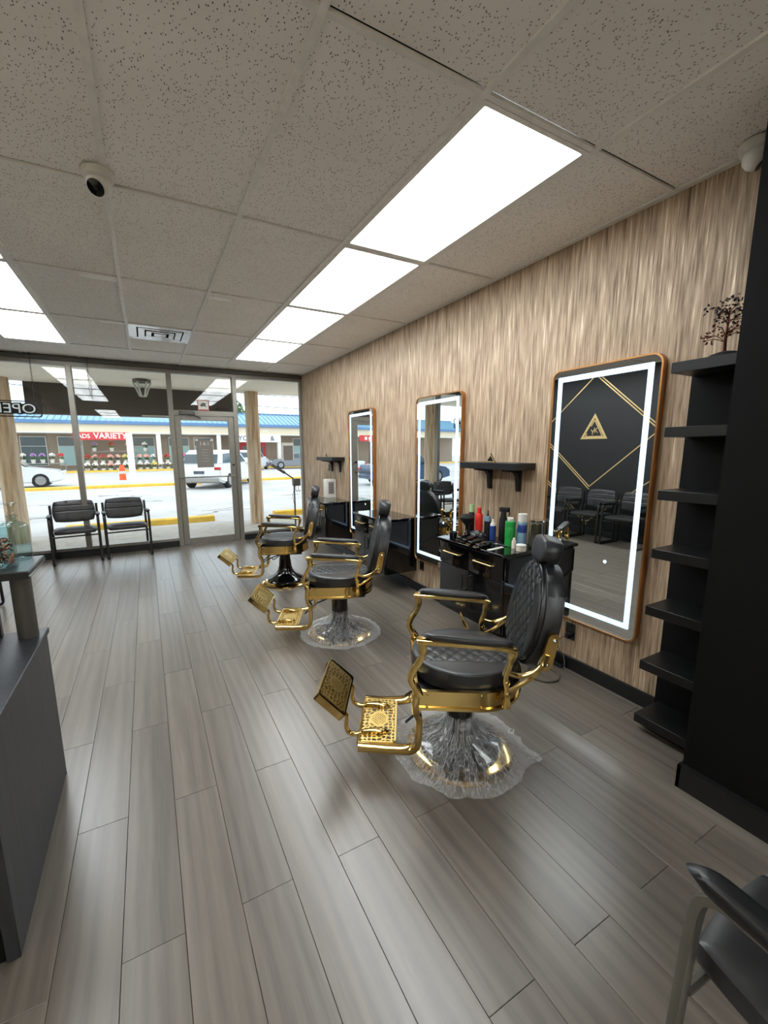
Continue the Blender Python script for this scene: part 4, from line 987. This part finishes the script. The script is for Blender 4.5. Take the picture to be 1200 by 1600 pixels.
# ------------------------------------------------------------------ reception desk at left
dk = thing('reception_desk', 'black woodgrain reception desk at the left edge with a low top', 'desk', (-.455, 1.41, 0))
obj('end_panel', box(bm_new(), -.035, 0, 0, .84, 0, .695, bev=.002), M['wood'], dk)
obj('front_panel', box(bm_new(), -1.10, -.036, .80, .835, .02, .69), M['wood'], dk, angle=0)
obj('near_panel', box(bm_new(), -.60, -.036, .01, .04, .0, .69), M['blackwall'], dk, angle=0)
obj('desktop', box(bm_new(), -1.10, .006, -.012, .86, .696, .722, bev=.003), M['wood'], dk)
obj('glide', lathe(bm_new(), [(0, 0), (.014, 0), (.014, .012), (0, .012)], (-.012, .83, -.0005), 12), M['steel'], dk)
ct = thing('counter_shelf', 'raised black counter shelf on round posts above the reception desk', 'counter', (-.43, 1.99, 0))
obj('top', box(bm_new(), -1.05, 0, 0, .29, 1.02, 1.05, bev=.004), M['blacksatin'], ct)
bm = box(bm_new(), -1.05, .001, .001, .289, 1.027, 1.033); obj('edge_strip', bm, M['chrome'], ct, angle=0)
for x in (-.075, -.85): obj('post', lathe(bm_new(), [(0, .722), (.036, .722), (.036, 1.02), (0, 1.02)], (x, .20, 0), 24), M['aludark'], ct)
sc = thing('slatted_screen', 'pale horizontal slatted screen under the raised counter', 'screen', (-.60, 2.235, .7225))
obj('frame', box(box(bm_new(), -.02, 0, -.012, .012, 0, .293), -.80, -.78, -.012, .012, 0, .293), M['blacksatin'], sc, angle=0)
for q in range(13):
    o = obj('slat', box(bm_new(), -.78, -.02, -.008, .002, .012+.0215*q, .028+.0215*q, bev=.001), M['slat'], sc)
# bottle and potpourri jar
bt = thing('glass_decanter', 'clear ribbed glass decanter with a glass stopper on the raised counter', 'bottle', (-.512, 2.230, 1.05))
prof = [(0, 0), (.054, 0), (.060, .005), (.061, .01)]+[(.061-.0018*(q % 2), .015+.0065*q) for q in range(20)]+[(.060, .148), (.055, .160), (.040, .170), (.020, .178), (.018, .195), (.024, .200), (.024, .204), (0, .204)]
bt.scale = (.86, .86, .93); obj('body', lathe(bm_new(), prof, seg=36), M['bottleglass'], bt)
obj('stopper', lathe(bm_new(), [(0, .204), (.014, .204), (.016, .215), (.010, .225), (.010, .245), (.025, .256), (.025, .262), (0, .266)], seg=16), M['jar'], bt)
jr = thing('potpourri_jar', 'open glass jar of dried red petals on the raised counter', 'jar', (-.558, 2.105, 1.05))
obj('glass', lathe(bm_new(), [(0, 0), (.072, 0), (.074, .004), (.074, .165), (.076, .167), (.076, .169), (.071, .169), (.070, .008), (0, .008)], seg=40), M['jar'], jr)
bm = bm_new()
for q in range(420):
    a, rr, zz = random.uniform(0, 2*PI), .063*math.sqrt(random.random()), random.uniform(.012, .115)
    s = random.uniform(.009, .016)
    m4 = Matrix.Translation((rr*math.cos(a), rr*math.sin(a), zz)) @ Matrix.Rotation(random.uniform(0, 6), 4, Vector((random.gauss(0, 1), random.gauss(0, 1), random.gauss(0, 1)))) @ Matrix.Diagonal((s*.5, s*.42, s*.12, 1))
    bmesh.ops.create_icosphere(bm, subdivisions=1, radius=1, matrix=m4)
obj('petals', bm, M['petals'], jr, kind='stuff', angle=0)

# ------------------------------------------------------------------ equipment stand by the right window
sd = thing('tool_stand', 'grey pole stand with a small box, hooks and an angled arm by the right window', 'stand', (2.17, 6.86, 0))
obj('foot', lathe(bm_new(), [(0, 0), (.13, 0), (.13, .012), (.03, .02), (0, .02)]), M['aludark'], sd)
obj('pole', tube(bm_new(), [(-.01, 0, .015), (-.01, 0, 1.02)], .013), M['aludark'], sd)
obj('tray_box', box(bm_new(), -.03, .09, -.05, .05, .91, 1.03, bev=.005), M['aludark'], sd)
obj('arm', tube(bm_new(), [(-.02, 0, 1.03), (-.16, 0, 1.13)], .012), M['aludark'], sd)
bm = box(bm_new(), -.13, .13, -.03, .03, -.02, .02, bev=.006); bm.transform(Matrix.Translation((-.27, 0, 1.20)) @ Matrix.Rotation(R(33), 4, 'Y')); obj('arm_head', bm, M['aludark'], sd)
for x in (.01, .055): obj('hook', tube(bm_new(), smooth_path([(x, -.02, .91), (x, -.02, .84), (x+.02, -.02, .81), (x+.035, -.02, .84)], 4), .0045, 6), M['steel'], sd)
obj('cable', tube(bm_new(), smooth_path([(-.0, -.02, .91), (-.05, -.03, .75), (-.03, -.02, .62), (-.015, -.015, .60)], 5), .003, 6), M['ventblack'], sd)

# ------------------------------------------------------------------ outside
GZ = -.12
struct('ground', box(bm_new(), -70, 70, 9.45, 120, GZ-.2, GZ), M['asphalt'])
struct('sidewalk', box(bm_new(), -30, 30, FRONT+.06, 9.45, GZ-.2, -.02, bev=.01), M['walk'])
struct('soffit', box(bm_new(), -30, 30, FRONT+.07, 9.25, 2.67, 2.95), M['soffit'])
struct('roof_slab', box(bm_new(), -30, 30, BACK-2, 9.25, 2.97, 3.2), M['signbrown'])
struct('wall_outer_left', box(bm_new(), -30, WALL_L-.12, FRONT, FRONT+.1, -.02, 2.67), M['cream'])
struct('wall_outer_right', box(bm_new(), WALL_R+.12, 30, FRONT, FRONT+.1, -.02, 2.67), M['cream'])
def pillar(x, y, r, lab):
    bm = lathe(bm_new(), [(0, -.02)]+[(r*(1+.02*math.sin(k*.9)), -.02+2.69*k/14) for k in range(15)]+[(0, 2.67)], seg=28)
    for v in bm.verts:
        if abs(v.co.x)+abs(v.co.y) > 1e-4: f = 1+.03*noise.noise(Vector((v.co.x*14, v.co.y*14, v.co.z*.5))); v.co.x *= f; v.co.y *= f
    o = obj('round_pillar', bm, M['pillar'], None); o.location = (x, y, 0); tag(o, lab, 'pillar', 'streaked stone pillars outside')
pillar(1.985, 8.95, .135, 'streaked tan round pillar outside the right-hand window')
pillar(-1.985, 8.95, .15, 'streaked tan round pillar outside at the left edge')
sb_ = thing('fascia_sign', 'dark brown sign box hanging under the canopy outside', 'sign', (0, 9.32, 0))
obj('box', box(bm_new(), -1.73, 1.76, -.05, .12, 2.14, 2.72, bev=.01), M['signbrown'], sb_)
obj('bottom_strip', box(bm_new(), .0, 1.70, -.062, -.045, 2.150, 2.172), M['white'], sb_, angle=0)
for x in (-1.4, 1.4): obj('hanger', tube(bm_new(), [(x, .03, 2.7), (x, .03, 2.96)], .012), M['steel'], sb_)
# lantern under the canopy
ln = thing('canopy_lantern', 'tapered clear lantern with a dark cap hanging under the canopy', 'lantern', (.045, 8.2, 2.40))
obj('cap', lathe(bm_new(), [(0, .22), (.135, .22), (.135, .265), (.11, .28), (0, .285)], seg=6), M['aludark'], ln, angle=20)
obj('stem', tube(bm_new(), [(0, 0, .27), (0, 0, .29)], .01), M['steel'], ln)
bm = bm_new()
for k in range(6):
    a = 2*PI*k/6; tube(bm, [(.13*math.cos(a), .13*math.sin(a), .22), (.045*math.cos(a), .045*math.sin(a), .0)], .013, 6)
tube(bm, [(.045*math.cos(2*PI*k/6), .045*math.sin(2*PI*k/6), 0) for k in range(7)], .009, 6)
obj('ribs', bm, M['white'], ln); obj('glass', lathe(bm_new(), [(.0, .002), (.04, .002), (.125, .218), (0, .218)], seg=6), M['jar'], ln, angle=20)

# kerbs and paint
def kerb(x0, x1, y, lab, h=.13, d=.28, ry=0):
    n = max(2, int((x1-x0)/.5)); bm = prism(bm_new(), [(0, 0), (d, 0), (d-.05, h-.02), (d-.09, h), (.07, h), (.03, h-.02)], 0, x0, x1, bev=.01)
    o = obj('yellow_kerb', bm, M['yellow'], None); o.location = (0, y, GZ); o.rotation_euler = (0, 0, R(ry)); tag(o, lab, 'kerb', 'yellow kerbs outside'); return o
kerb(-1.55, 1.30, 10.25, 'near yellow parking kerb seen behind the two window chairs')
kerb(2.70, 5.2, 10.2, 'yellow parking kerb outside beyond the right-hand pillar')
kerb(-5, 2.3, 22.0, 'long yellow kerb across the lot, left part', .12, .5, .5)
kerb(3.4, 14, 23.0, 'long yellow kerb across the lot, right part beyond the white car', .12, .5, .5)
kerb(-30, 30, 39.1, 'farthest yellow kerb along the opposite shops', .14, .5)
bm = bm_new()
def crack(pts, w_=.012):
    for a, b in zip(pts, pts[1:]):
        d = (Vector(b)-Vector(a)).normalized(); n = Vector((-d.y, d.x))*w_
        prism(bm, [(a[0]+n.x, a[1]+n.y), (b[0]+n.x, b[1]+n.y), (b[0]-n.x, b[1]-n.y), (a[0]-n.x, a[1]-n.y)], 2, GZ, GZ+.003)
for s in range(16):
    x, y = random.uniform(-9, 10), random.uniform(11, 20); pts = [(x, y)]
    for q in range(7): x += random.uniform(-.1, .7)*random.choice((1, 1, -1)); y += random.uniform(-.25, .3); pts.append((x, y))
    crack(pts, .015)
g_ = obj('pavement_cracks', bm, M['crack'], bpy.data.objects['ground'], angle=0); g_['kind'] = 'stuff'

# opposite row of shops
FY = 40.0
sh = thing('shop_building', 'long opposite shop building with a blue metal roof and cream fascia', 'building', (0, FY, 0))
obj('wall', box(bm_new(), -32, 34, 2.6, 6, GZ, 3.4), M['shopwall'], sh, angle=0)
obj('fascia', box(bm_new(), -32, 34, -.1, 2.6, 2.98, 3.62), M['cream'], sh, angle=0)
obj('ceiling_board', box(bm_new(), -32, 34, -.1, 2.6, 2.90, 2.98), M['postwhite'], sh, angle=0)
obj('gutter', box(bm_new(), -32.2, 34.2, -.35, .0, 3.60, 3.86, bev=.02), M['fasciablue'], sh)
bm = prism(bm_new(), [(-.3, 3.84), (3.4, 5.05), (3.5, 5.05), (6.5, 3.9)], 0, -32.2, 34.2); obj('roof', bm, M['roof'], sh, angle=0)
bm = bm_new(); x = -32
while x < 34:
    v = [(x, -.32, 3.85), (x+.07, -.32, 3.85), (x+.07, 3.42, 5.07), (x, 3.42, 5.07)]; a = [bm.verts.new(p) for p in v]; b = [bm.verts.new((p[0], p[1], p[2]+.07)) for p in v]
    bm.faces.new(b); bm.faces.new((a[0], a[1], b[1], b[0])); bm.faces.new((a[1], a[2], b[2], b[1])); bm.faces.new((a[3], a[0], b[0], b[3])); x += .42
obj('roof_seams', bm, M['roof'], sh, kind='stuff', angle=0)
obj('ridge_cap', box(bm_new(), -32.2, 34.2, 3.2, 3.8, 5.02, 5.14), M['fasciablue'], sh, angle=0)
for x in (-16, -10.2, -4.55, 1.05, 5.85, 11.3, 17, 23): obj('post', box(bm_new(), x-.17, x+.17, .0, .34, GZ, 2.92, bev=.02), M['postwhite'], sh)
walk = obj('porch_floor', box(bm_new(), -32, 34, .4, 2.6, GZ-.05, GZ+.1), M['walk'], sh, angle=0)
for i, x in enumerate([-15, -12.4, -8.6, -6.2, -.9, 1.9, 4.0, 13.4, 15.8, 19]):
    wd = 1.7; f_ = obj('window', box(bm_new(), x, x+wd, 2.50, 2.64, .35, 2.72, bev=.02), M['postwhite'], sh)
    obj('pane', box(bm_new(), x+.07, x+wd-.07, 2.47, 2.51, 1.95, 2.64), M['shopglass'], f_, angle=0)
    obj('pane', box(bm_new(), x+.07, x+wd-.07, 2.47, 2.51, .42, 1.90), M['aqua'] if 0 <= i-3 < 5 else M['shopglass'], f_, angle=0)
d_ = obj('shop_door', box(bm_new(), 8.0, 10.6, 2.48, 2.62, GZ+.1, 2.35, bev=.02), M['redp'], sh, label='reddish shop doorway'); obj('pane', box(bm_new(), 8.3, 10.3, 2.44, 2.49, .3, 1.9), M['shopglass'], d_, angle=0)
def msign(x, y, z): return Matrix.Translation((x, y, z)) @ Matrix.Rotation(R(90), 4, 'X')
s1 = thing('shop_sign', 'red shop sign with white capital lettering VARIETY across the lot', 'sign', (-2.85, FY-.16, 2.38), 0, 'shop signs across the lot')
obj('board', box(bm_new(), -1.95, 1.85, 0, .08, 0, .60), M['signred'], s1, angle=0)
text('small_lettering', 'JADS', .46, M['textwhite'], s1, msign(-1.30, -.012, .28), .012, sx=.95, bold=.006); text('large_lettering', 'VARIETY', .60, M['textwhite'], s1, msign(.52, -.012, .31), .012, sx=.98, bold=.012)
s2 = thing('shop_sign', 'white shop sign with thin dark letters YO and an ampersand, half hidden by the pillar', 'sign', (9.15, FY-.16, 2.25), 0, 'shop signs across the lot')
obj('board', box(bm_new(), -2.3, 2.15, 0, .08, 0, .72), M['signwhite'], s2, angle=0)
text('lettering', 'YO', .62, M['textdark'], s2, msign(-1.2, -.012, .34), .012); text('lettering', '&', .62, M['textdark'], s2, msign(1.45, -.012, .34), .012)

# flower stands in front of the variety shop
fm = [M['pink'], M['redp'], M['peach'], M['yellowp'], M['whitep'], M['mauve']]
bunch_me = {}
def bunch_mesh(i):
    rs = random.Random(i); bl, lf = bm_new(), bm_new()
    for q in range(26):
        a, b = rs.uniform(0, 2*PI), rs.uniform(0, 1.3); c = Vector((math.sin(b)*math.cos(a)*.2, math.sin(b)*math.sin(a)*.2, .42+math.cos(b)*.22))
        bmesh.ops.create_icosphere(bl, subdivisions=1, radius=rs.uniform(.045, .075), matrix=Matrix.Translation(c))
    for q in range(22):
        a = rs.uniform(0, 2*PI); r_ = rs.uniform(.05, .16); c = Vector((r_*math.cos(a), r_*math.sin(a), rs.uniform(.22, .42)))
        bmesh.ops.create_icosphere(lf, subdivisions=1, radius=.07, matrix=Matrix.Translation(c) @ Matrix.Rotation(a, 4, 'Z') @ Matrix.Diagonal((1.3, .5, .4, 1)))
    out_ = []
    for nm, b_ in (('blossoms', bl), ('leaves', lf)):
        me = bpy.data.meshes.new(nm); b_.to_mesh(me); b_.free(); out_.append(me)
    return out_
pot = bpy.data.meshes.new('pot'); b_ = lathe(bm_new(), [(0, 0), (.12, 0), (.16, .26), (0, .26)], seg=12); b_.to_mesh(pot); b_.free(); pot.materials.append(M['white'])
protos = {}
for i in range(6):
    bl, lf = bunch_mesh(i); bl.materials.append(fm[i]); lf.materials.append(M['leaf'] if i % 2 else M['leafd']); protos[i] = (bl, lf)
cn_ = ['pink', 'red', 'peach', 'pale yellow', 'white', 'mauve']
rows = [(FY+.3, GZ+.0, -3.9, .5, 12, 'bottom'), (FY+.85, GZ+.55, -3.9, .5, 12, 'middle'), (FY+.4, GZ, 1.5, .55, 5, 'bottom'), (FY+.9, GZ+.62, 1.4, .6, 5, 'middle'), (FY+.6, GZ+.7, -9.6, .6, 8, 'upper'), (FY+.9, 1.35, -3.8, 1.3, 4, 'top')]
pat = [4, 4, 4, 2, 4, 4, 0, 4, 4, 3, 4, 4, 1, 2, 1, 2, 2, 3, 2, 2, 2, 4, 2, 1, 4, 3, 4, 4, 3, 2, 0, 5, 3, 3, 4, 4, 3, 0, 4, 5, 5, 4, 1, 5, 1, 2]
ordn = ['first', 'second', 'third', 'fourth', 'fifth', 'sixth', 'seventh', 'eighth', 'ninth', 'tenth', 'eleventh', 'twelfth', 'thirteenth', 'fourteenth']
rows = [(-.05, GZ, -4.1, .52, 12, 'bottom row, main display', 0), (.55, GZ+.62, -4.1, .52, 12, 'middle row, main display', 1), (.0, GZ, 2.3, .55, 5, 'bottom row right of post', 0), (.6, GZ+.68, 2.3, .6, 5, 'middle row right of post', 2),
        (.4, GZ+.75, -10.4, .58, 9, 'upper row, far left', 3), (.95, 1.50, -3.6, 1.2, 4, 'top rail', 4)]
q = 0
for y, z, x0, st_, n_, rn, rk in rows:
    for k in range(n_):
        i = pat[q % len(pat)]; q += 1
        b_ = thing('flower_pot', 'potted %s flowers, %s from the left, %s' % (cn_[i], ordn[k], rn), 'flowers', (x0+st_*k, FY+y, z), k*1.3, 'potted flowers outside the opposite shops')
        b_.scale = (1.02, 1.02, 1.1)
        link('blossoms', protos[i][0], b_); link('leaves', protos[i][1], b_); link('pot', pot, b_)
    if rk:
        x1 = x0+st_*(n_-1)+.25; xs = x0-.25
        t_ = thing('flower_rack', ['', 'grey rack carrying the middle row of the main flower display', 'short grey flower rack right of the white shop post', 'grey flower rack at the far left of the opposite shops', 'high grey rail under the topmost flower pots'][rk], 'rack', (xs, FY+y, z))
        obj('board', box(bm_new(), 0, x1-xs, -.18, .18, -.05, -.002), M['greypanel'], t_, angle=0)
        for x in (.02, x1-xs-.08): obj('leg', box(bm_new(), x, x+.06, .1, .16, GZ-z+(.1 if y > .4 else 0), -.05), M['greypanel'], t_, angle=0)

# white bollard post and traffic cone
bo = thing('white_bollard', 'tall thin white post standing in the lot before the flower display', 'post', (-.72, 27.0, GZ))
obj('shaft', lathe(bm_new(), [(0, 0), (.16, 0), (.16, 2.6), (0, 2.6)], seg=16), M['postwhite'], bo); obj('collar', lathe(bm_new(), [(.161, 1.0), (.17, 1.0), (.17, 1.15), (.161, 1.15)], seg=16), M['white'], bo)
cn2 = thing('traffic_cone', 'orange traffic barrel beside the white post', 'cone', (-1.25, 28.0, GZ))
obj('barrel', lathe(bm_new(), [(0, 0), (.17, 0), (.16, .45), (.14, .75), (.10, .85), (0, .85)], seg=18), M['orange'], cn2); obj('reflective_band', lathe(bm_new(), [(.165, .35), (.172, .36), (.168, .5), (.158, .5)], seg=18), M['white'], cn2)

# cars
def car(loc, rz, paint, lab, suv=False, sc=1.0):
    t_ = thing('car', lab, 'car', loc, rz, None)
    L, W_, H = (4.7, 1.86, 1.68) if suv else (4.6, 1.8, 1.45)
    bl = .86 if suv else .80
    bm = bm_new()
    if suv: side = [(-2.32, .35), (-2.36, .70), (-2.28, 1.02), (-2.15, 1.06), (1.05, 1.02), (2.0, .90), (2.28, .72), (2.33, .35), (1.85, .24), (-1.9, .24)]
    else: side = [(-2.25, .33), (-2.30, .68), (-2.2, .93), (-1.6, .96), (.95, .93), (2.0, .78), (2.27, .60), (2.28, .32), (1.8, .22), (-1.8, .22)]
    prism(bm, side, 1, -W_/2, W_/2, bev=.07)
    obj('body', bm, paint, t_, angle=50)
    cab = [(-2.18, 1.04), (-1.98, 1.50), (-1.7, 1.64), (.05, 1.66), (.45, 1.56), (1.15, 1.03)] if suv else [(-1.75, .94), (-1.05, 1.36), (-.6, 1.42), (.25, 1.40), (.95, .92)]
    bm = prism(bm_new(), cab, 1, -W_/2+.10, W_/2-.10, bev=.06)
    for v in bm.verts: v.co.y *= 1-.12*max(0, (v.co.z-.95)/.7)
    obj('cabin', bm, paint, t_, angle=50)
    z0, z1 = (1.10, 1.52) if suv else (.98, 1.32)
    for s in (-1, 1):
        sp = [(-1.80, z0), (-1.62, z1-.03), (-.45, z1+.02), (-.45, z0)] if suv else [(-1.35, z0), (-.95, z1-.03), (-.30, z1+.01), (-.30, z0)]
        sq = [(-.38, z0), (-.38, z1+.02), (.20, z1), (.80, z0)] if suv else [(-.23, z0), (-.23, z1+.01), (.2, z1-.01), (.68, z0)]
        for pol in (sp, sq):
            ys = (W_/2-.105)*s; bm = prism(bm_new(), pol, 1, min(ys, ys+.02*s), max(ys, ys+.02*s))
            for v in bm.verts: v.co.y *= 1-.115*max(0, (v.co.z-.95)/.7)
            obj('side_window', bm, M['carglass'], t_, angle=0)
    if suv: rw = [(-2.19, 1.09), (-2.03, 1.46), (-2.01, 1.45), (-2.16, 1.08)]; ww = [(.53, 1.51), (1.06, 1.09), (1.09, 1.10), (.56, 1.54)]
    else: rw = [(-1.70, .99), (-1.12, 1.34), (-1.10, 1.32), (-1.66, .97)]; ww = [(.32, 1.36), (.90, .97), (.93, .98), (.35, 1.39)]
    for nm, pol in (('rear_window', rw), ('windscreen', ww)): obj(nm, prism(bm_new(), [(a-.012 if nm == 'rear_window' else a+.012, b+.012) for a, b in pol], 1, -W_/2+.22, W_/2-.22), M['carglass'], t_, angle=0)
    for x in (-1.42, 1.42):
        for s in (-1, 1):
            bm = lathe(bm_new(), [(0, -.11), (.30, -.11), (.335, -.08), (.335, .08), (.30, .11), (0, .11)], seg=28); bm.transform(Matrix.Translation((x, s*(W_/2-.10), .335)) @ Matrix.Rotation(R(90), 4, 'X'))
            wh = obj('wheel', bm, M['tyre'], t_)
            bm = lathe(bm_new(), [(0, -.02), (.20, -.02), (.21, 0), (.20, .02), (0, .02)], seg=10); bm.transform(Matrix.Translation((x, s*(W_/2+.012), .335)) @ Matrix.Rotation(R(90), 4, 'X')); obj('rim', bm, M['rim'], wh)
    xb = -2.35 if suv else -2.28
    zb = .88 if suv else .74
    for s in (-1, 1):
        obj('tail_light', box(bm_new(), xb-.02, xb+.14, s*.78-.12, s*.78+.12, zb-.06, zb+.06, bev=.02), M['taillight'], t_)
        obj('headlight', box(bm_new(), 2.16, 2.28, s*.68-.16, s*.68+.16, .62, .72, bev=.02), M['slat'], t_)
    obj('number_plate', box(bm_new(), xb-.03, xb+.02, -.22, .22, zb-.22, zb-.10), M['textdark'], t_, angle=0)
    obj('bumper', box(bm_new(), xb-.04, xb+.15, -.85, .85, .30, .50, bev=.04), M['greypanel'] if suv else paint, t_)
    for s in (-1, 1): obj('door_mirror', box(bm_new(), .62, .80, s*(W_/2+.05)-.09, s*(W_/2+.05)+.09, .98, 1.10, bev=.03), paint, t_)
    return t_
car((3.15, 21.0, GZ), R(58), M['carwhite'], 'white hatchback seen from behind through the glass door', True)
car((11.9, 37.2, GZ), R(172), M['cargrey'], 'grey sedan parked before the opposite shops, right of the pillar')
car((16.6, 36.4, GZ), R(172), M['carwhite'], 'white car parked behind the grey sedan at far right', True)
car((-5.7, 24.4, GZ), R(4), M['carwhite'], 'white car in the lot at the left, washed out by daylight')
car((7.7, 36.0, GZ), R(60), M['carwhite'], 'pale car just behind the right pillar across the lot', True)

# trees and cables
def tree(x, y, h, r_, lab, seed):
    rs = random.Random(seed); t_ = thing('leafy_tree', lab, 'tree', (x, y, GZ), 0, 'trees beyond the shops')
    tk = bm_new(); tube(tk, smooth_path([(0, 0, 0), (.1, 0, h*.3), (-.1, .1, h*.6), (0, 0, h*.85)]), [.28-.008*k for k in range(19)], 8)
    for k in range(7):
        a = k*.9; tube(tk, smooth_path([(0, 0, h*(.4+.05*k)), (math.cos(a)*r_*.5, math.sin(a)*r_*.5, h*(.55+.05*k)), (math.cos(a)*r_*.8, math.sin(a)*r_*.8, h*(.62+.05*k))], 4), .06, 6)
    obj('trunk', tk, M['bark'], t_)
    vs, fs = [], []
    for k in range(5200):
        a, b, q_ = rs.uniform(0, 2*PI), math.acos(rs.uniform(-1, 1)), rs.random()**.4
        lump = 1+.25*noise.noise(Vector((math.cos(a)*2, math.sin(a)*2, b*1.5+seed)))
        c = Vector((math.sin(b)*math.cos(a)*r_*q_*lump, math.sin(b)*math.sin(a)*r_*q_*lump, h*.68+math.cos(b)*h*.34*q_*lump))
        d1 = Vector((rs.gauss(0, 1), rs.gauss(0, 1), rs.gauss(0, 1))).normalized()*.16; d2 = d1.orthogonal().normalized()*.09
        i0 = len(vs); vs += [c-d1, c+d2, c+d1, c-d2]; fs.append((i0, i0+1, i0+2, i0+3))
    me = bpy.data.meshes.new('foliage'); me.from_pydata(vs, [], fs); me.materials.append(M['leaf']); link('foliage', me, t_, kind='stuff')
tree(10.5, 60, 8.4, 2.2, 'green treetop rising above the opposite roof by the right pillar', 3)
tree(-17, 58, 8.5, 4.5, 'bushy tree at far left seen in the middle mirror', 8)
tree(-30, 60, 9, 5, 'large tree at the far left beyond the shops', 12)
s3 = thing('shop_sign', 'second red shop sign far left across the lot, seen only in the farthest mirror', 'sign', (-17.9, FY-.16, 2.4))
obj('board', box(bm_new(), -1.6, 1.6, 0, .08, 0, .62), M['signred'], s3, angle=0)
for k in range(5): obj('white_mark', box(bm_new(), -1.3+.5*k, -1.0+.5*k, -.012, 0, .16, .46), M['textwhite'], s3, angle=0)
car((-6.7, 17.0, GZ), R(176), M['carblue'], 'blue car in the near lot at left, seen only in the farthest mirror')
cb_ = thing('overhead_cables', 'thin overhead cables crossing the sky beyond the opposite roof', 'cables')
for z0, z1 in ((8.3, 6.6), (9.4, 8.2)):
    obj('cable', tube(bm_new(), [(-20+70*k/12, 52, z0+(z1-z0)*k/12-.8*math.sin(PI*k/12)) for k in range(13)], .035, 5), M['steel'], cb_)
up_ = thing('utility_pole', 'wooden utility pole beyond the opposite shops at left', 'pole', (-14.5, 50, GZ))
obj('mast', tube(bm_new(), [(0, 0, 0), (0, 0, 10)], .14), M['bark'], up_); obj('crossarm', box(bm_new(), -1.1, 1.1, -.06, .06, 8.9, 9.05), M['bark'], up_, angle=0)
